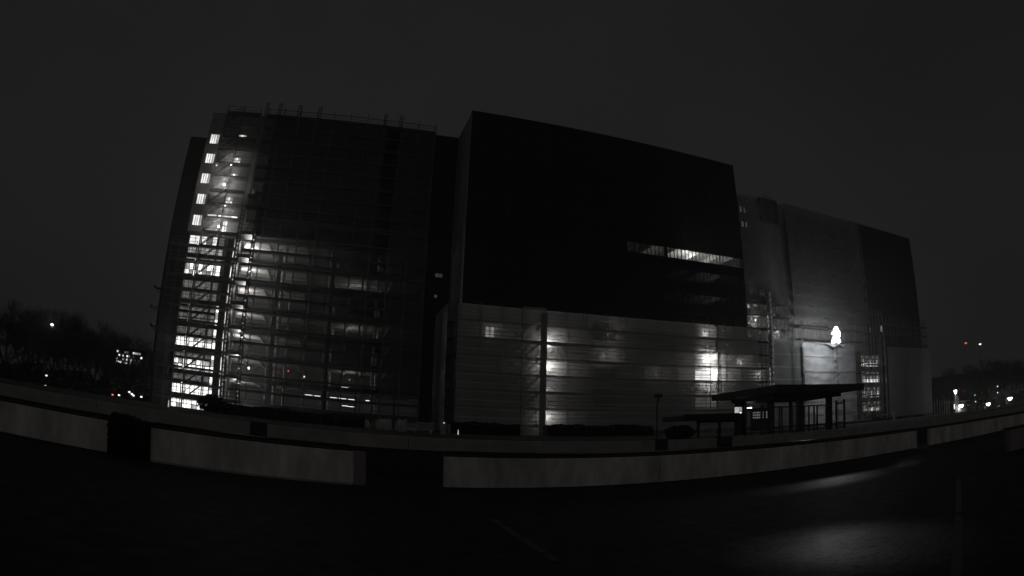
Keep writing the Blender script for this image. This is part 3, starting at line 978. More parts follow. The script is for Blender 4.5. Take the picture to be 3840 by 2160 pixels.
# ------------------------------------------------------------------ central block: black upper storeys with ribbon windows, lit rooms behind the net
B = thing('office_block', 'central projecting block, black above and wrapped in grey netting below', 'building', (37.5, 76, GZ), 'blocks of the large building')
X0, X1, YB = 15.7, 59.35, 71.4
ribs = [(38.4, 59.2, 27.18, 28.74), (44.0, 59.2, 24.0, 25.7), (44.0, 59.2, 20.75, 22.2), (47.0, 59.2, 18.3, 19.3)]
rooms = []
for z0, z1 in ((14.6, 16.9), (11.45, 13.9), (9.2, 10.95), (5.9, 8.3)):
    rooms.append((33.0, 36.5, z0, z1))
rooms.append((48.95, 53.35, 5.9, 8.3))
rooms.append((48.95, 53.35, 9.75, 11.3))
rooms.append((18.7, 19.95, 13.95, 15.4))
rooms.append((40.8, 43.4, 9.4, 11.0))
litB = {(48.95, 9.75): 'litbright', (18.7, 13.95): 'litmid', (48.95, 5.9): 'litdim', (33.0, 11.45): 'litfaint', (40.8, 9.4): 'litfaint'}
obj('wall', wall_open(MB(), X0, X1, 2, 44.7, YB, YB + 0.35, ribs + rooms), 'clad', B)
obj('lower_render', wall_open(MB(), X0 + .01, X1 - .01, 2, 17.9, YB - 0.06, YB - 0.004, rooms), 'conclight', B)
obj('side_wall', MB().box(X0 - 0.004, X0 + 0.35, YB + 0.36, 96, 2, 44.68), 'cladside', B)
obj('side_wall', MB().box(X1 - 0.35, X1, YB + 0.36, 96, 2, 44.68), 'clad', B)
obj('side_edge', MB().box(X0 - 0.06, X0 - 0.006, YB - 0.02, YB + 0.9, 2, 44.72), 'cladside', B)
obj('roof', MB().box(X0 + .36, X1 - .36, YB + .36, 96, 44.1, 44.55), 'concdark', B)
obj('parapet_cap', MB().box(X0 - .05, X1 + .04, YB - .05, YB + .5, 44.702, 44.8), 'clad', B)
obj('rear_wall', MB().box(X0 + .36, X1 - .36, 79.5, 79.8, 2, 44), 'conc', B)
for z in (2.05, 5.55, 8.75, 11.2, 14.25, 17.4, 19.85, 23.2, 26.4, 29.5):
    obj('floor_slab', MB().box(X0 + .36, X1 - .36, YB + .36, 79.45, z - .12, z + .12), 'conc', B)
for z in (20.35 + 2.35, 26.0, 29.15):
    for x in range(39, 59, 4):
        obj('ceiling_beam', MB().box(x - .12, x + .12, YB + .4, 79.4, z - .42, z + .2), 'conclight', B)
for z in (32.4, 35.6, 38.8, 42.0):
    obj('cladding_joint', MB().box(X0 + .02, X1 - .02, YB - .03, YB - .004, z - .03, z + .03), 'concdark', B)
for i in range(1, 8):
    x = X0 + (X1 - X0) * i / 8
    obj('cladding_joint', MB().box(x - .025, x + .025, YB - .026, YB - .003, 29.2, 44.6), 'concdark', B)
pn = {}
def ribbon(r, dim):
    x0, x1, z0, z1 = r
    fr = MB()
    fr.box(x0, x1, YB + .05, YB + .2, z0, z0 + .07).box(x0, x1, YB + .05, YB + .2, z1 - .07, z1)
    w = obj('window', fr, 'frame', B, loc=(x0, YB, z0))
    n = int((x1 - x0) / 0.64)
    st = (x1 - x0) / n
    mm = proto(MB().box(-.035, .035, .055, .195, .07, z1 - z0 - .07), 'frame', 'mullion')
    pp = proto(MB().box(.04, st - .04, .11, .125, .07, z1 - z0 - .07), dim, 'pane')
    for i in range(n + 1):
        inst('mullion', mm, (min(max(x0 + st * i, x0 + .036), x1 - .036), YB, z0), w)
        if i < n: inst('pane', pp, (x0 + st * i, YB, z0), w)
ribbon(ribs[0], 'glass')
ribbon(ribs[1], 'glassdark')
ribbon(ribs[2], 'glassdark')
ribbon(ribs[3], 'glassdark')
obj('pier', MB().box(44.6, 45.05, YB + .06, YB + .34, 27.15, 28.77), 'clad', B)
for i, (x, z, pw, lab) in enumerate([(50.2, 27.75, 800, 'bright lamp behind the topmost lit ribbon window'), (46.9, 26.95, 30, 'lamp left of the bright one behind the topmost ribbon window'),
                                     (58.6, 27.0, 220, 'lamp at the right end of the topmost ribbon window'),
                                     (54.8, 26.95, 150, 'lamp right of the bright one behind the topmost ribbon window'), (53.0, 23.7, 60, 'faint lamp behind the second ribbon window'), (53.5, 20.45, 60, 'faint lamp behind the third ribbon window')]):
    site_lamp(lab, (x, 74.2, z), pw, 0.10, 'lampsoft', 'lamps in the central block')
for (x, z, pw, y, lab) in [(26.7, 13.75, 130, 71.1, 'upper lamp glowing through the net right of the stair tower'), (26.75, 10.9, 140, 71.0, 'middle lamp glowing through the net right of the stair tower'),
                        (26.8, 4.6, 52, 71.0, 'lowest lamp glowing through the net right of the stair tower'), (26.7, 8.0, 14, 71.0, 'weak lamp between the middle and lowest net lamps'),
                        (51.3, 10.7, 520, 71.0, 'strongest lamp glowing through the net at right'), (51.3, 13.1, 330, 71.0, 'lamp above the strongest glow behind the net'),
                        (51.0, 16.6, 34, 71.1, 'topmost weak lamp behind the right net'), (51.3, 8.2, 34, 71.1, 'weak lamp below the strongest glow behind the net'),
                        (34.5, 12.6, 26, 71.2, 'faint lamp in the middle of the wide grey net'), (35.5, 15.6, 16, 71.2, 'faint upper lamp in the middle of the wide grey net'),
                        (42.4, 10.4, 10, 71.2, 'faint lamp left of the brightest glow'), (19.5, 14.8, 5, 71.15, 'lamp in the single lit window of the left net'),
                        (57.5, 12.6, 14, 71.2, 'lamp at the right end of the grey sheeting')]:
    site_lamp(lab, (x, y, z), pw, 0.07, 'lampsoft', 'lamps in the central block', rad=0.12)
for x0, x1, z0, z1 in rooms:
    fr = MB()
    c = 3 if x1 - x0 > 2 else 2
    for i in range(c + 1):
        x = x0 + (x1 - x0 - .08) * i / c
        fr.box(x, x + .08, YB + .1, YB + .2, z0 + .08, z1 - .08)
    fr.box(x0, x1, YB + .1, YB + .2, z0, z0 + .08).box(x0, x1, YB + .1, YB + .2, z1 - .08, z1)
    o = obj('window_frame', fr, 'frame', B, loc=(x0, YB, z0))
    m = litB.get((x0, z0), 'glassdark')
    pm_ = proto(MB().box(.085, (x1 - x0 - .08) / c - .005, .14, .16, .085, z1 - z0 - .085), m, 'pane')
    for i in range(c):
        inst('pane', pm_, (x0 + (x1 - x0 - .08) * i / c, YB, z0), o)
for xa in (26.15, 30.55, 48.7, 53.6, 32.8, 37.7):
    obj('room_wall', MB().box(xa - .08, xa + .08, YB + .37, 76.5, 2.2, 17.2), 'conclight', B)
obj('wide_post', MB().box(51.9, 52.3, 69.9, 70.05, 2.1, 17.6), 'steel', SB)
for (x0, x1, z0, z1) in ((42.3, 43.0, 37.2, 38.7), (41.3, 41.9, 31.2, 32.3)):
    window(B, x0, x1, z0, z1, YB - .06, 1, 2, [['glassdark']], 0.06, 0.05)

# ------------------------------------------------------------------ right block
C = thing('office_block', 'right block with dense grey netting and a black upper corner', 'building', (95, 86, GZ), 'blocks of the large building')
holesC = [(98.6, 105.4, 13.6, 16.0), (98.6, 105.4, 10.3, 12.7), (98.6, 105.4, 7.2, 9.5), (98.6, 105.4, 4.4, 6.5)]
wC = [(66.9, 67.5, 40.9, 42.1), (67.8, 68.4, 40.9, 42.1), (67.0, 67.6, 38.1, 39.2), (67.9, 68.5, 38.1, 39.2)]
obj('wall', wall_open(MB(), 59.4, 101.3, 2, 44.5, 80, 80.3, holesC + wC), 'conc', C)
obj('wall', wall_open(MB(), 101.32, 124.2, 2, 44.6, 79.96, 80.3, [(101.3, 105.4, a, b) for _, _, a, b in holesC]), 'clad', C)
obj('end_wall', MB().box(123.8, 124.15, 80.32, 100, 2, 44.5), 'clad', C)
obj('roof', MB().box(59.4, 123.7, 80.32, 100, 43.8, 44.3), 'concdark', C)
obj('parapet_cap', MB().box(101.2, 124.28, 79.9, 80.5, 44.602, 44.7), 'clad', C)
obj('stair_head', MB().box(71.7, 76.3, 79.5, 79.9, 40, 44.6), 'concdark', C)
obj('rear_wall', MB().box(97, 107, 84.5, 84.8, 2, 17), 'conclight', C)
for z in (3.6, 6.9, 9.95, 13.2, 16.6):
    obj('floor_slab', MB().box(97, 107, 80.32, 84.45, z - .15, z + .15), 'conc', C)
for x in (98.2, 106.2):
    obj('room_wall', MB().box(x - .1, x + .1, 80.33, 84.4, 2.2, 17), 'conclight', C)
for k_, (x0, x1, z0, z1) in enumerate(holesC):
    lo_ = ['litmid', 'lit', 'lit', 'litbright', 'lit', 'litbright', 'litbright', 'lit', 'litbright', 'lit', 'litmid'] if k_ < 2 else ['litdim', 'litmid', 'litmid', 'litdim', 'litmid', 'lit', 'litmid', 'litdim', 'lit', 'litmid', 'litdim']
    window(C, x0, x1, z0, z1, 80.05, 11, 3, [lo_, ['litdim', 'litmid', 'litdim', 'litdim'], ['litdim', 'litdim', 'litfaint']], 0.1)
for x0, x1, z0, z1 in ((66.2, 67.6, 23.2, 24.7), (67.8, 69.2, 23.6, 24.8), (66.3, 67.4, 20.4, 21.6), (67.7, 69.0, 20.8, 21.9), (66.4, 67.6, 18.2, 19.4), (72.4, 73.4, 22.0, 23.0), (72.6, 73.6, 19.0, 19.9)):
    window(C, x0, x1, z0, z1, 79.85, 3, 2, [['litdim', 'litmid', 'litdim'], ['litdim', 'litfaint', 'litdim']], 0.07)
for i, (x, z, pw) in enumerate([(103.2, 14.2, 30), (103.6, 10.9, 30), (103.9, 8.0, 20), (102.0, 5.1, 20)]):
    site_lamp('lamp in the lit corner bays behind bars, %s from the top' % ORD[i], (x, 79.7, z), pw, 0.10, 'lampsoft', 'lamps in the right block')
for x0, x1, z0, z1 in wC:
    window(C, x0, x1, z0, z1, 80.1, 1, 1, [['litdim']], 0.05)
for (x0, x1, z0, z1) in ((102.2, 102.9, 20.7, 21.9), (106.4, 107.4, 21.1, 22.6)):
    window(C, x0, x1, z0, z1, 79.85, 1, 1, [['litdim']], 0.06)

SC1, zsC, bxC = scaffold('facade_scaffold', 'scaffold beside the rubbish chute at the inner corner of the right block', 64.0, 76.2, 78.3, 79.4, GZ, 26.5, bay=2.0, zfirst=3.6, lift=2.27, braces=1, run=1)
SC2, _, _ = scaffold('facade_scaffold', 'tall scaffold behind the tarpaulin and the dense grey net', 77.9, 97.5, 78.3, 79.4, GZ, 43.4, bay=2.45, zfirst=3.6, lift=2.1)
SC3, _, _ = scaffold('corner_scaffold', 'scaffold in front of the barred bright corner bays', 98.2, 105.2, 78.3, 79.4, GZ, 25.2, bay=1.15, zfirst=3.3, lift=2.1, braces=0, run=2)
SC4, _, _ = scaffold('corner_scaffold', 'scaffold under the pale net at the right end of the building', 105.6, 124.4, 78.3, 79.4, GZ, 24.4, bay=2.6, zfirst=3.6, lift=2.1)
for x in (102.9, 104.95):
    lm = MB()
    for dx in (-.16, .16):
        lm.tube((x + dx, 77.85, GZ), (x + dx, 77.85, 19.5), 0.06, n=5)
    z = GZ + .3
    while z < 19.4:
        lm.box(x - .16, x + .16, 77.8, 77.9, z - .06, z + .06)
        z += 0.45
    obj('ladder_mast', lm, 'tube', SC3)
for x in (75.75, 78.0):
    lm = MB()
    for dx in (-.16, .16):
        lm.tube((x + dx, 77.6, GZ), (x + dx, 77.6, 21.5), 0.05, n=5)
    z = GZ + .3
    while z < 21.4:
        lm.box(x - .16, x + .16, 77.56, 77.64, z - .05, z + .05)
        z += 0.5
    obj('ladder_mast', lm, 'tube', SC1)
# slanted stair frames
for z in (18.2, 20.2, 22.2, 24.0):
    fl = MB()
    for q in range(4):
        fl.tube((72.3 + q * .1, 78.0, z + q * .42), (75.4, 78.0, z + .9 + q * .42), 0.06, n=4)
    fl.box(74.2, 74.35, 77.95, 78.05, z, z + 1.5).box(74.9, 75.05, 77.95, 78.05, z, z + 1.5)
    obj('stair_frame', fl, 'tube', SC1)
netting('dense grey net over the upper storeys of the right block', 76.6, 100.3, 21.5, 43.9, 78.1, 'netD', [24 + 2.1 * i for i in range(9)], sag=0.1, sm_='seamgrey')
netting('grey net strip at the inner corner beside the chute', 64.5, 71.4, 26.5, 43.0, 78.1, 'netD')
netting('dark net strip over the upper stair bay of the right block', 71.5, 73.9, 24.5, 44.6, 78.1, 'netA')
netting('grey net low beside the rubbish chute', 70.6, 77.8, 2.6, 17.7, 78.05, 'netC', [4.2 + 2.2 * i for i in range(6)])
netting('pale grey net wrapped round the low right corner', 106.0, 124.6, 2.8, 17.7, 78.0, 'netB', [], sag=0.1)
netting('thin open net on the upper lifts of the right corner scaffold', 105.8, 124.2, 17.9, 24.2, 78.05, 'netO')
netting('fine net veil over the barred bright corner bays', 96.8, 102.6, 3.6, 17.6, 78.05, 'netO')
netting('narrow bright net strip hanging at the right corner', 111.6, 114.5, 2.1, 17.5, 77.85, 'netL', amp=0.03)

# rubbish chute
site_lamp('lamp on the inner corner scaffold left of the chute', (68.0, 79.5, 21.2), 90, 0.1, 'lampsoft', 'lamps in the right block')  # three fill lamps added to light the scaffold round the chute
site_lamp('lamp on the inner corner scaffold right of the chute', (73.2, 79.5, 19.4), 60, 0.1, 'lampsoft', 'lamps in the right block')
site_lamp('lamp low on the inner corner scaffold beside the chute', (68.3, 79.5, 12.0), 60, 0.1, 'lampsoft', 'lamps in the right block')
ch = thing('rubbish_chute', 'pale segmented rubbish chute hanging at the inner corner', 'chute', (70.0, 77.7, GZ))
seg = MB().lathe([(0.47, 1.1), (0.40, 0.0), (0.36, 0.0), (0.43, 1.1)], 0, 0, 14)
sp = proto(seg, 'chute', 'segment')
for p in sp.polygons: p.use_smooth = len(p.vertices) == 4
for i in range(24):
    inst('segment', sp, (69.95 + 0.02 * math.sin(i), 77.7, 26.0 - i * 1.0 - 1.0), ch)

# floodlight and tarpaulin
FX, FY = 82.05, 72.5
FL = thing('light_tower', 'dazzling tall floodlight on a thin mast in front of the grey tarpaulin', 'lamp', (FX, FY, GZ))
for k_, (dx, dz, r_) in enumerate(((-.3, 19.0, .30), (.3, 19.05, .30), (0, 19.25, .3), (-.55, 18.5, .30), (.55, 18.55, .30), (0, 18.5, .36), (-.25, 18.0, .34), (.3, 18.0, .34), (-.6, 17.9, .25), (.62, 17.95, .25))):
    obj('lens', MB().lathe([(r_ * .5, dz - r_ * .9), (r_, dz - r_ * .3), (r_, dz + r_ * .4), (r_ * .5, dz + r_ * .9)], FX + dx, FY - .15 - .02 * k_, 12), 'flood', FL, smooth=True)
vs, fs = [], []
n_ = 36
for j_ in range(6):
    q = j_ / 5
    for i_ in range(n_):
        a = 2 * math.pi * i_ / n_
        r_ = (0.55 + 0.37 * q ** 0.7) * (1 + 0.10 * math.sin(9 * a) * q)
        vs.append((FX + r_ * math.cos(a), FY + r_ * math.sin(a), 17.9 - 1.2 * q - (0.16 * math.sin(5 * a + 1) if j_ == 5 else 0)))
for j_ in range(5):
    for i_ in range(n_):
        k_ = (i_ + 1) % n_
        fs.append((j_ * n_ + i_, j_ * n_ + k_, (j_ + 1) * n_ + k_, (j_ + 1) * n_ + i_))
obj('drape', MB().add(vs, fs), 'flooddrape', FL, smooth=True)  # drape shines by its own emission, standing for lamplight on cloth
obj('crossbar', MB().box(FX - .7, FX + .7, FY + .1, FY + .2, 18.2, 18.3), 'steel', FL)
obj('mast', MB().tube((FX, FY + .02, GZ), (FX, FY + .02, 16.74), 0.05, n=6), 'steel', FL)
obj('base', MB().box(FX - .7, FX + .7, FY - .5, FY + .5, GZ - .05, GZ + .6), 'steel', FL)
for sx in (-1, 1):
    obj('side_lens', MB().lathe([(.1, 18.05), (.2, 18.15), (.2, 18.4), (.1, 18.5)], FX + sx * 1.0, FY - .1, 10), 'flood', FL, smooth=True)  # side heads added to light the tarpaulin past the drape
    light(FL, (FX + sx * 1.3, FY - .25, 18.3), 850, 0.3, (0.96, 0.98, 1.0))
    light(FL, (FX + sx * 1.3, FY - .3, 17.95), 600, 0.3, (0.96, 0.98, 1.0), 'down_bulb', (158, (R(0), 0, 0)))  # added spot, throws extra light downwards and spares the upper net
from mathutils import noise as mnoise
def wrinkle(x, z):
    w = 0.05 * math.sin(x * 0.9 + 0.5 * math.sin(z * 1.3)) + 0.03 * math.sin(z * 2.6 + x * 0.5)
    w += 0.10 * mnoise.noise(Vector((x * 0.5, z * 0.9, 3.1)))
    cx = 87.5 + 0.5 * mnoise.noise(Vector((0, z * 0.6, 9)))
    w += 0.55 * math.exp(-((x - cx) / 0.8) ** 2) * mnoise.noise(Vector((x * 1.1, z * 1.5, 7.7))) * min(1, max(0, (z - 9) / 5))
    return w
TA = thing('tarpaulin', 'crumpled grey plastic tarpaulin below the floodlight', 'tarpaulin', (85.6, 77.8, 2.6))
nx, nz = 120, 110
vs, fs = [], []
for j in range(nz + 1):
    for i in range(nx + 1):
        x = 77.9 + 16.0 * i / nx
        z = 2.6 + 14.9 * j / nz
        vs.append((x, 77.75 - wrinkle(x, z), z - (0.1 * abs(math.sin(x * 1.3)) if j == nz else 0)))
fs = [(j * (nx + 1) + i, j * (nx + 1) + i + 1, (j + 1) * (nx + 1) + i + 1, (j + 1) * (nx + 1) + i) for j in range(nz) for i in range(nx)]
obj('sheet', MB().add(vs, fs), 'tarp', TA, smooth=True)
# the top edge folded out towards the lamp, whitened to stand for lamplight on it
vs, fs = [], []
n2 = 60
for j in range(7):
    for i in range(n2 + 1):
        q = i / n2
        x = 81.4 + 9.3 * q
        out = 0.12 + 0.9 * max(0, math.sin(math.pi * (q * 1.25 - .25))) ** 1.2
        a = j / 6
        vs.append((x, 77.55 - out * a, 17.5 - (a ** 1.3) * (0.06 + 0.75 * max(0, math.sin(math.pi * (q * 1.2 - .2))) ** .8 * (0.7 + 0.3 * math.sin(q * 17))) + 0.06 * math.sin(q * 19 + a)))
fs = [(j * (n2 + 1) + i, j * (n2 + 1) + i + 1, (j + 1) * (n2 + 1) + i + 1, (j + 1) * (n2 + 1) + i) for j in range(6) for i in range(n2)]
obj('folded_edge', MB().add(vs, fs), 'cloth', TA, smooth=True)
for z in (15.1, 12.5, 10.1, 7.4, 5.2):
    obj('batten', MB().box(78.2, 93.6, 77.36, 77.42, z - .035, z + .035), 'seam', TA)

# ------------------------------------------------------------------ canopy in front of the right block
CA = thing('entrance_canopy', 'dark flat roofed canopy on square posts in front of the tarpaulin', 'canopy', (31, 32.5, 1.7))
x0, x1, y0, y1 = 26.3, 35.5, 28.7, 36.0
zb, zt = 4.24, 4.62
obj('roof', MB().box(x0, x1, y0, y1, zb, zt), 'canopy', CA)
obj('fascia', MB().box(x0 - .05, x1 + .05, y0 - .06, y0 - .004, zb - .03, zt + .05).box(x0 - .06, x0 - .004, y0, y1, zb - .03, zt + .05), 'canopy', CA)
obj('soffit_box', MB().box(27.8, 35.2, 30.8, 35.6, zb - .25, zb - .004), 'canopy', CA)
for x, y, w in ((28.15, 35.0, .28), (29.55, 33.0, .2), (32.6, 33.0, .2), (33.2, 30.35, .19), (32.95, 34.4, .1), (28.75, 35.3, .16)):
    obj('post', MB().box(x - w, x + w, y - w, y + w, 1.55, zb - .1), 'canopy', CA)
def railfence(label, pts, bars, h0, h1):
    t = thing('bar_fence', label, 'fence', (pts[0][0], pts[0][1], 1.6), 'bar fences under the canopy')
    for (a, b) in zip(pts[:-1], pts[1:]):
        for z in (h0 + .25, h0 + .55, h1):
            obj('rail', MB().tube((*a, z), (*b, z), 0.045, n=6), 'steel', t)
    for a, q in bars:
        p = Vector((*pts[a], 0)).lerp(Vector((*pts[a + 1], 0)), q)
        obj('bar', MB().box(p.x - .045, p.x + .045, p.y - .045, p.y + .045, h0 - .1, h1), 'steel', t)
    for p in pts:
        obj('end_post', MB().box(p[0] - .06, p[0] + .06, p[1] - .06, p[1] + .06, h0 - .1, h1 + .25), 'steel', t)
railfence('dark bar fence between the canopy posts', [(27.1, 30.0), (29.9, 30.0), (32.5, 29.8)], [(0, .2), (0, .28), (0, .55), (0, .63), (0, .85), (1, .06), (1, .25), (1, .45), (1, .57), (1, .92)], 1.45, 3.32)
railfence('dark bar fence piece at the right canopy post', [(33.35, 29.7), (33.36, 28.9)], [], 1.45, 3.35)
railfence('dark bar fence left of the canopy posts', [(24.6, 30.0), (26.0, 30.0), (27.0, 30.0)], [(0, .4), (1, .3)], 1.45, 3.25)
# backlit notice
SG = thing('lit_sign', 'small backlit notice board with dark lettering under the canopy', 'sign', (27.45, 34.3, 1.7))
SX, SY, SZ, SK = 27.13, 34.3, 2.84, 0.953
def sb(a, b, y0, y1, c, d): return MB().box(SX + a * SK, SX + b * SK, SY + y0, SY + y1, SZ + c * SK, SZ + d * SK)
obj('face', sb(0, .69, 0, .03, 0, .84), 'signlit', SG)
obj('case', sb(-.05, .74, .035, .1, -.05, .89), 'steel', SG)
for a in (.08, .54): obj('post', sb(a, a + .07, .04, .1, -1.3, -.052), 'steel', SG)
for (a, b, c, d) in ((0, .36, .38, .41), (0, .35, .22, .25), (.38, .69, .52, .57), (.43, .46, .57, .8), (.58, .61, .57, .8), (.06, .23, .68, .695), (.06, .27, .73, .745), (.37, .39, 0, .52)):
    obj('line', sb(a, b, -.015, -.003, c, d), 'signink', SG)
def stroke(name, segs, x, z, h, w=.028):
    mb = MB()
    for k, ((a, b), (c, d)) in enumerate(segs):
        p, q = (SX + (x + a * h) * SK, SZ + (z + b * h) * SK), (SX + (x + c * h) * SK, SZ + (z + d * h) * SK)
        mb.box(min(p[0], q[0]) - w / 2, max(p[0], q[0]) + w / 2, SY - .018 - .001 * k, SY - .003, min(p[1], q[1]) - w / 2, max(p[1], q[1]) + w / 2)
    obj(name, mb, 'signink', SG)
stroke('letter', [((.5, 1), (0, 1)), ((0, 1), (0, 0)), ((0, 0), (.5, 0)), ((.5, 0), (.5, .45)), ((.5, .45), (.3, .45))], .05, .04, .15)
stroke('letter', [((0, 1), (.5, 1)), ((.5, 1), (.5, 0)), ((.5, 0), (0, 0)), ((.1, .5), (.5, .5))], .19, .04, .15)
stroke('letter', [((.5, 1), (0, 1)), ((0, 1), (0, .5)), ((0, .5), (.5, .5)), ((.5, .5), (.5, 0)), ((.5, 0), (0, 0))], .45, .04, .15)
obj('round_mark', MB().tube((SX + .54 * SK, SY, SZ + .33 * SK), (SX + .54 * SK, SY - .03, SZ + .33 * SK), 0.085, n=16), 'lamp', SG)
tl_ = thing('tube_lamp', 'short white tube lamp below the canopy roof beside the notice board', 'lamp', (29.85, 35.9, 3.65))
obj('tube_glass', MB().tube((29.64, 35.9, 3.64), (30.06, 35.9, 3.66), 0.045, n=8), 'lamp', tl_)
obj('housing', MB().box(29.6, 30.1, 35.85, 35.95, 3.72, 3.78).box(29.84, 29.87, 35.88, 35.92, 3.78, 4.0), 'steel', tl_)
light(tl_, (29.85, 35.7, 3.55), 1.2, 0.2)
# low canopy to its left
LC = thing('low_canopy', 'low dark flat roof left of the entrance canopy', 'canopy', (23, 32, 1.65))
obj('roof', MB().box(20.5, 25.3, 31.0, 33.6, 2.72, 3.0), 'canopy', LC)
obj('fascia', MB().box(20.42, 25.36, 30.93, 30.996, 2.66, 3.06), 'canopy', LC)
obj('beam', MB().box(21.8, 25.2, 31.4, 31.6, 2.52, 2.716), 'canopy', LC)
for x in (21.9, 23.6, 25.0):
    obj('post', MB().box(x - .07, x + .07, 31.43, 31.57, 1.5, 2.516), 'canopy', LC)
# lights seen between the posts, built as glowing panes on a stand-in shelter
SH = thing('glazed_shelter', 'glazed shelter with three dimly lit rows seen between the canopy posts', 'shelter', (51.8, 60, 1.95))
for j in range(3):
    for i in range(7):
        x = 50.3 + i * 0.42
        obj('pane', MB().box(x + .04, x + .36, 60, 60.03, 3.66 + j * .32, 3.86 + j * .32), 'litdim', SH)
obj('frame', MB().box(50.2, 53.3, 60.05, 60.15, 2.0, 4.7).box(50.1, 53.4, 59.6, 60.6, 4.702, 4.8), 'canopy', SH)

# camera mast in front of the hedge
LP = thing('camera_mast', 'thin dark mast with a small box head in front of the grey netting', 'mast', (17.95, 30, 1.5))
obj('pole', MB().tube((17.95, 30, 1.5), (17.95, 30, 4.05), 0.045, n=8), 'steel', LP)
obj('head', MB().cbox(17.68, 18.22, 29.85, 30.15, 4.0, 4.2, 0.04), 'steel', LP)
obj('bracket', MB().box(17.9, 18.0, 29.86, 30.0, 3.75, 4.0), 'steel', LP)

# ------------------------------------------------------------------ things on the site
def bundle(label, x, y, z, h, lean):
    t = thing('ribbed_bundle', label, 'bundle', (x, y, z), 'pale ribbed bundles on the site')
    prof = []
    n = 9
    for i in range(n):
        q = i / n
        r = 0.27 * (1 - 0.75 * q ** 1.5)
        prof += [(r, z + h * q), (r * 1.06, z + h * (q + .45 / n)), (r * 0.86, z + h * (q + .9 / n))]
    prof.append((0.03, z + h))
    mb = MB().lathe(prof, x, y, 12)
    mb.v = [(vx + lean * (vz - z), vy, vz) for vx, vy, vz in mb.v]
    o = obj('wrap', mb, 'burlap', t, smooth=False)
    for i in (2, 5):
        zz = z + h * i / n
        r = 0.27 * (1 - 0.75 * (i / n) ** 1.5) * 1.12
        b = MB().lathe([(r, zz - .02), (r, zz + .02)], x + lean * (zz - z), y, 12)
        obj('tie', b, 'steel', t)
bundle('tall pale ribbed bundle seen through the bar fence', 63.0, 60, 2.0, 1.35, -0.1)
bundle('upright pale ribbed bundle in the rubble, the left of two', 71.7, 60, 2.3, 1.12, 0.0)
bundle('leaning pale ribbed bundle in the rubble, the right of two', 74.0, 60, 2.3, 1.1, -0.2)
bundle('dim slanted ribbed bundle before the pale corner net', 83.0, 60, 2.0, 1.3, -0.22)
def rubble(label, x0, x1, y, z):
    t = thing('rubble_heap', label, 'rubble', ((x0 + x1) / 2, y, z), 'rubble heaps on the site')
    for i in range(int((x1 - x0) * 7)):
        x = random.uniform(x0, x1)
        s_ = random.uniform(.05, .16)
        zz = z + random.uniform(0, .22) * (1 - abs(2 * (x - x0) / (x1 - x0) - 1))
        a = [random.uniform(.6, 1.2) * s_ for _ in range(6)]
        yy = y + random.uniform(-.5, .5)
        mb = MB().add([(x - a[0], yy, zz), (x, yy - a[1], zz), (x + a[2], yy, zz), (x, yy + a[3], zz), (x, yy, zz + a[4]), (x, yy, zz - a[5])],
                      [(0, 1, 4), (1, 2, 4), (2, 3, 4), (3, 0, 4), (1, 0, 5), (2, 1, 5), (3, 2, 5), (0, 3, 5)])
        obj('lump', mb, 'rubble', t)
rubble('bright white rubble heap round the two ribbed bundles', 69.6, 76.5, 59.6, 2.32)
rubble('small white rubble heap at the foot of the fenced ribbed bundle', 63.2, 65.0, 59.6, 2.0)
sk = thing('dark_skip', 'long dark skip holding the white rubble', 'skip', (74, 60, 2.0))
mb = MB().add([(69.4, 58.9, 1.95), (80, 58.9, 1.95), (80, 61, 1.95), (69.4, 61, 1.95), (69.1, 58.7, 2.38), (80.3, 58.7, 2.38), (80.3, 61.2, 2.38), (69.1, 61.2, 2.38),
               (69.3, 58.85, 2.38), (80.1, 58.85, 2.38), (80.1, 61.05, 2.38), (69.3, 61.05, 2.38), (69.5, 59, 2.2), (79.9, 59, 2.2), (79.9, 60.9, 2.2), (69.5, 60.9, 2.2)],
              [(0, 3, 2, 1), (0, 1, 5, 4), (1, 2, 6, 5), (2, 3, 7, 6), (3, 0, 4, 7), (4, 5, 9, 8), (5, 6, 10, 9), (6, 7, 11, 10), (7, 4, 8, 11), (8, 9, 13, 12), (9, 10, 14, 13), (10, 11, 15, 14), (11, 8, 12, 15), (12, 13, 14, 15)])
obj('tub', mb, 'steel', sk)
obj('rim_bar', MB().tube((76, 58.66, 2.95), (79.5, 58.66, 3.0), 0.05, n=6), 'chute', sk)
for x_ in (76, 79.5): obj('rim_post', MB().tube((x_, 58.66, 2.36), (x_, 58.66, 2.94), 0.05, n=6), 'steel', sk)
rb = thing('barrier_foot', 'low red plastic barrier at the foot of the corner scaffold', 'barrier', (81.3, 60, 2.0))
obj('body', MB().add([(80.3, 59.7, 1.95), (82.3, 59.7, 1.95), (82.3, 60.3, 1.95), (80.3, 60.3, 1.95), (80.5, 59.9, 2.42), (82.1, 59.9, 2.42), (82.1, 60.1, 2.42), (80.5, 60.1, 2.42)],
                       [(0, 3, 2, 1), (4, 5, 6, 7), (0, 1, 5, 4), (1, 2, 6, 5), (2, 3, 7, 6), (3, 0, 4, 7)]), 'redplastic', rb)
for x_ in (80.2, 82.0): obj('foot', MB().box(x_, x_ + .4, 59.6, 60.4, 1.9, 1.947), 'steel', rb)

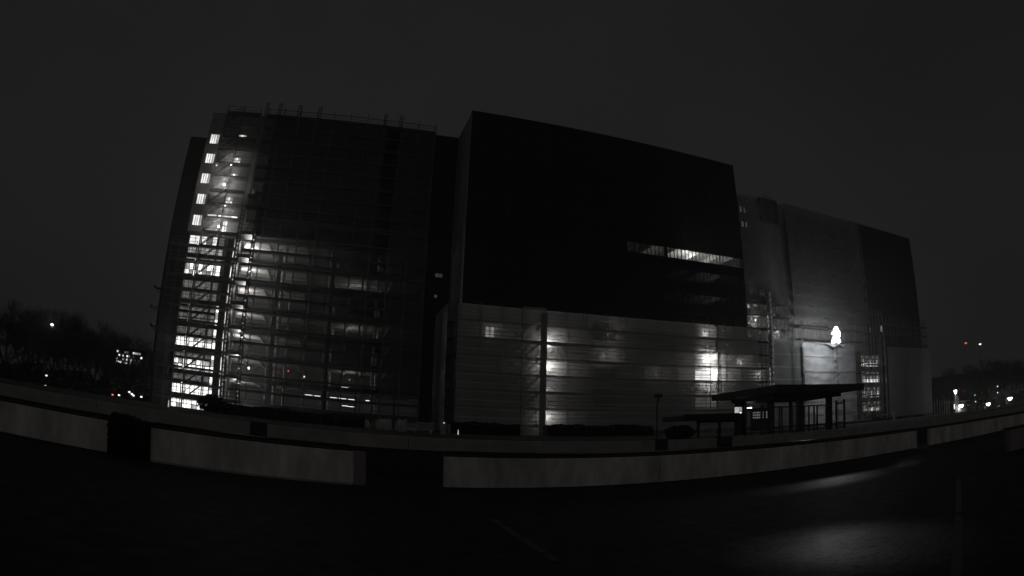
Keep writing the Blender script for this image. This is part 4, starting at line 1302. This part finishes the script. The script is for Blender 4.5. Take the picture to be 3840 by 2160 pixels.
def sack(label, x0, x1, y, z0, z1, seed):
    t = thing('builders_sack', label, 'sack', ((x0 + x1) / 2, y, z0), 'filled sacks before the left block')
    rnd = random.Random(seed)
    n = 16
    cx, w = (x0 + x1) / 2, (x1 - x0) / 2
    vs, fs = [], []
    lv = [(0, .9), (.15, 1.02), (.45, 1.06), (.75, 1.0), (.93, .9), (1.0, .62)]
    for q, s_ in lv:
        for i in range(n):
            a = 2 * math.pi * i / n
            c, d = math.cos(a), math.sin(a)
            k = 1 / max(abs(c), abs(d)) ** 0.75
            j = 1 + rnd.uniform(-.04, .04)
            vs.append((cx + w * s_ * c * k * j * .92, y + w * s_ * d * k * j * .92, z0 + (z1 - z0) * (q + rnd.uniform(-.02, .02))))
    for k in range(len(lv) - 1):
        for i in range(n):
            j = (i + 1) % n
            fs.append((k * n + i, k * n + j, (k + 1) * n + j, (k + 1) * n + i))
    fs.append(tuple(range((len(lv) - 1) * n, len(lv) * n)))
    obj('body', MB().add(vs, fs), 'bag', t, smooth=True)
    for sx in (-1, 1):
        obj('lifting_loop', MB().tube((cx + sx * w * .8, y - w * .7, z1 - .06), (cx + sx * w * .6, y - w * .5, z1 + .1), 0.02, n=4).tube((cx + sx * w * .6, y - w * .5, z1 + .1), (cx + sx * w * .4, y - w * .7, z1 - .04), 0.02, n=4), 'bag', t)
sack('wide dull builders sack left of the brighter one', 3.15, 4.2, 38, 1.75, 2.5, 3)
sack('brighter white builders sack right of the wide one', 4.42, 5.12, 37.8, 1.75, 2.52, 5)
cr = thing('wire_crate', 'white crate with upright slats between the sacks and the netting', 'crate', (6.25, 38, 1.8))
for i in range(9):
    x = 5.74 + i * 0.13
    obj('slat', MB().box(x - .035, x + .035, 37.97, 38.0, 2.03, 2.42), 'bag', cr)
obj('top_rail', MB().box(5.68, 6.84, 37.94, 38.03, 2.422, 2.47), 'wallwhite', cr)
obj('bottom_rail', MB().box(5.6, 6.84, 37.94, 38.03, 1.96, 2.027), 'bag', cr)
for x_ in (5.7, 6.65): obj('foot', MB().box(x_, x_ + .15, 37.9, 38.3, 1.7, 1.957), 'steel', cr)
dr = thing('standing_drum', 'pale upright drum at the left foot of the grey netting', 'drum', (7.45, 38, 1.75))
obj('body', MB().lathe([(.16, 1.72), (.17, 1.95), (.155, 1.97), (.17, 1.99), (.17, 2.2), (.155, 2.22), (.17, 2.24), (.17, 2.44), (.15, 2.47)], 7.42, 38, 14), 'bag', dr, smooth=False)
obj('lamp_cap', MB().lathe([(.05, 2.475), (.06, 2.52), (.02, 2.56)], 7.47, 38, 8), 'lampdim', dr)
def marker(label, x, y, z0, z1):
    t = thing('marker_post', label, 'post', (x, y, z0), 'slim bright marker posts')
    obj('shaft', MB().lathe([(.05, z0), (.045, z0 + (z1 - z0) * .3), (.015, z1)], x, y, 8), 'lampdim', t)  # shaft is no lamp; its brightness is put in as emission
    obj('collar', MB().lathe([(.055, z0 + (z1 - z0) * .27), (.055, z0 + (z1 - z0) * .31)], x, y, 8), 'steel', t)
    obj('foot', MB().lathe([(.12, z0 - .05), (.12, z0)], x, y, 8), 'steel', t)
marker('slim bright marker post before the central hedge', 8.39, 38, 1.66, 2.13)
marker('slim bright marker post at the left foot of the building', -10.46, 38, 1.72, 2.26)

# ------------------------------------------------------------------ left background: street lamp, guard rail, far office block, car lights on stand-in posts
def street_lamp(label, x, y, z, power, group, m='lampwarm', head=0.28, base=GZ):
    t = thing('street_lamp', label, 'street lamp', (x, y, base), group)
    obj('pole', MB().tube((x, y, base - .2), (x, y, z + .15), 0.10, 0.06, 8).tube((x, y, z + .15), (x + head * 1.2, y - head * 1.2, z + .28), 0.05, n=6), 'steel', t)
    cx, cy = x + head * 1.4, y - head * 1.4
    obj('hood', MB().lathe([(head * 1.25, z + .05), (head, z + .25), (head * .3, z + .4)], cx, cy, 12), 'steel', t)
    obj('lens', MB().lathe([(head * .45, z - head * 1.1), (head * .95, z - head * .65), (head * 1.15, z - head * .1), (head * 1.1, z + .045)], cx, cy, 12), m, t, smooth=True)
    if power: light(t, (cx, cy, z - head - .15), power, 0.25, (1, .96, .9))
street_lamp('tall street lamp in front of the bare trees at far left', -69.0, 130, 16.6, 260, 'street lamps', head=0.3)
gr = thing('guard_rail', 'long pale guard rail in front of the bare trees', 'guard rail', (-58, 120, GZ))
obj('beam', MB().box(-61.5, -50, 119.9, 120, 2.75, 3.05), 'chute', gr)
for i in range(8):
    x = -61.2 + i * 1.58
    obj('post', MB().box(x - .06, x + .06, 120.004, 120.1, 1.9, 3.0), 'steel', gr)
for i, (u, t_, m) in enumerate([(-.385, .0114, 'red'), (-.372, .0125, 'lampdim'), (-.352, .0203, 'lampdim'), (-.3436, .0156, 'lampsoft'), (-.328, .0154, 'lampdim'), (-.347, .0178, 'lampdim'), (-.529, .0252, 'lampsoft'), (-.5296, .0068, 'lampdim')]):
    y = 110
    x, z = u * y, CAMZ + t_ * y
    lab = ['reddish path light below the trees, leftmost of the low cluster', 'faint path light right of the reddish one', 'highest path light of the low cluster', 'brightest path light of the low cluster',
           'path light nearest the building of the low cluster', 'faint path light just above the brightest', 'upper path light below the tall street lamp', 'lower path light below the tall street lamp'][i]
    t = thing('path_light', lab, 'path light', (x, y, GZ), 'path lights below the trees')  # bollard posts with glowing heads stand in for vehicle lights
    obj('lens', MB().lathe([(.1, z - .16), (.24, z - .08), (.24, z + .08), (.1, z + .12)], x, y, 10), 'lampsoft' if m == 'lampdim' else m, t)
    obj('post', MB().tube((x, y, 1.9), (x, y, max(2.0, z - .12)), 0.05, n=6), 'steel', t)
    obj('cap', MB().lathe([(.2, z + .125), (.05, z + .2)], x, y, 10), 'steel', t)
FB = thing('far_office_block', 'distant office block with scattered lit windows among the bare trees', 'building', (-45, 124, GZ))
obj('wall', MB().box(-50.5, -40.2, 124.1, 134, 2, 12.9), 'clad', FB)
obj('roof', MB().box(-50.7, -40.0, 123.9, 134.2, 12.902, 13.1), 'clad', FB)
for j, z in enumerate((12.3, 11.5, 10.75, 10.1)):
    for i in range(13):
        if random.random() < 0.4: continue
        x = -47.6 + i * 0.5
        m = random.choice(['lit', 'litmid', 'litmid', 'litdim', 'litbright'])
        w = obj('window', MB().box(x, x + .36, 124, 124.08, z - .2, z + .2), m, FB)
        obj('frame', MB().box(x - .04, x + .40, 123.97, 124.06, z - .26, z - .21), 'frame', w)
# ------------------------------------------------------------------ right background: street lamps, kiosk, signals
YR = 72.0
def up(u, t_, y=YR): return (u * y, y, CAMZ + t_ * y)
for lab, u, t_, pw, hd in [('street lamp nearest the corner net, beside the lit kiosk', 1.783, .0300, 300, .52), ('middle street lamp on the right, alone above the road', 2.003, .0253, 300, .52), ('rightmost street lamp, largest glare at the frame edge', 2.2087, .0367, 400, .6)]:
    x, y, z = up(u, t_)
    street_lamp(lab, x - .4, y + .4, z, pw, 'street lamps', head=hd)
KI = thing('lit_kiosk', 'small kiosk with a bright roof light behind the right corner', 'kiosk', (126.5, YR, GZ))
x, y, z = up(1.758, .0740)
obj('roof_light', MB().lathe([(.12, z - .55), (.3, z - .1), (.42, z + .25), (.4, z + .3)], x, y, 12), 'lamp', KI)
obj('tower', MB().box(x - .2, x + .2, y + .02, y + .4, 2, z - .56), 'chute', KI)
for j in range(3):
    obj('louvre', MB().box(x - .2, x + 1.7, y - .02, y + .2, z - 1.2 - j * .42, z - 1.05 - j * .42), 'chute', KI)
obj('roof', MB().box(x - 1.2, x + 6.5, y - .6, y + 3, z - 2.45, z - 2.25), 'chute', KI)
obj('wall', MB().box(x - 1.0, x + 6.2, y + .3, y + 2.8, 2, z - 2.46), 'concdark', KI)
obj('light_bar', MB().box(x - .95, x - .8, y - .1, y + .05, 3.0, 4.1), 'lampsoft', KI)
obj('light_bar', MB().box(x + 1.05, x + 1.2, y - .1, y + .05, 2.6, 3.1), 'lampsoft', KI)
light(KI, (x, y - 1.0, z - .3), 40, 0.3)
for lab, u, t_, m, s_ in [('green signal light above the road on the right', 1.9045, .0575, 'green', .16), ('small white signal light below the green one', 1.9088, .036, 'lampsoft', .11), ('upper white signal light at the far right', 2.109, .082, 'lampsoft', .16),
                      ('lower white signal light at the far right', 2.106, .060, 'lampsoft', .14), ('amber signal light low at the far right', 2.113, .0122, 'amber', .16)]:
    x, y, z = up(u, t_)
    t = thing('signal_light', lab, 'signal light', (x, y + .3, GZ), 'signal lights at the street')
    obj('lens', MB().tube((x, y, z), (x, y - .12, z), s_, n=12), m, t)
    obj('case', MB().cbox(x - s_ * 1.5, x + s_ * 1.5, y + .002, y + .3, z - s_ * 1.8, z + s_ * 1.8, .03), 'steel', t)
    obj('post', MB().tube((x, y + .36, 1.9), (x, y + .36, z + .2), 0.06, n=6), 'steel', t)
FR = thing('far_dark_block', 'far dark block behind the trees on the right below two beacons', 'building', (212, 118, GZ))
obj('wall', MB().box(198, 226, 112, 126, 2, 15.6), 'concdark', FR)
obj('roof', MB().box(197.8, 226.2, 111.8, 126.2, 15.602, 16.0), 'clad', FR)
for j in range(2):
    for i in range(9):
        if random.random() < .55: continue
        x, z = 199.5 + i * 2.9, 8.5 + j * 2.8
        obj('window', MB().box(x, x + 1.4, 111.93, 111.99, z, z + 1.2), 'glassdark', FR)
RM = thing('roof_mast', 'red and white beacons on poles above the far dark block', 'mast', (205, 110, GZ))
for u, m, s_ in ((1.861, 'red', .5), (1.979, 'lampsoft', .55)):
    x, y, z = up(u, .2305, 110)
    obj('beacon', MB().lathe([(s_ * .6, z - s_ * .5), (s_, z - .1), (s_, z + .1), (s_ * .6, z + s_ * .5)], x, y, 10), m, RM)
    obj('pole', MB().tube((x, y + .3, 2), (x, y + .3, z), .05, n=6), 'steel', RM)
obj('cross_beam', MB().box(204.7, 217.7, 110.35, 110.6, 14.2, 14.5), 'steel', RM)
PF = thing('pale_post_fence', 'pale upright posts beyond the low right corner net', 'fence', (116, YR, GZ))
for i in range(9):
    x = 114.0 + i * 1.15
    obj('post', MB().box(x - .09, x + .09, YR, YR + .15, 1.9, 5.2 if i % 3 else 5.6), 'chute', PF)
obj('rail', MB().box(113.8, 123.4, YR + .155, YR + .22, 4.6, 4.72), 'steel', PF)

# ------------------------------------------------------------------ damp night air
hm, ht, ho = _new('damp_air')
hv = N(ht, 'ShaderNodeVolumePrincipled')
hv.inputs['Color'].default_value = (0.92, 0.93, 0.94, 1)
hv.inputs['Density'].default_value = 0.0009
hv.inputs['Anisotropy'].default_value = 0.72
ht.links.new(hv.outputs[0], ho.inputs['Volume'])
M['haze'] = hm
tag(obj('haze', MB().box(-950, 950, -350, 1250, -1.5, 60), 'haze'), kind='stuff')
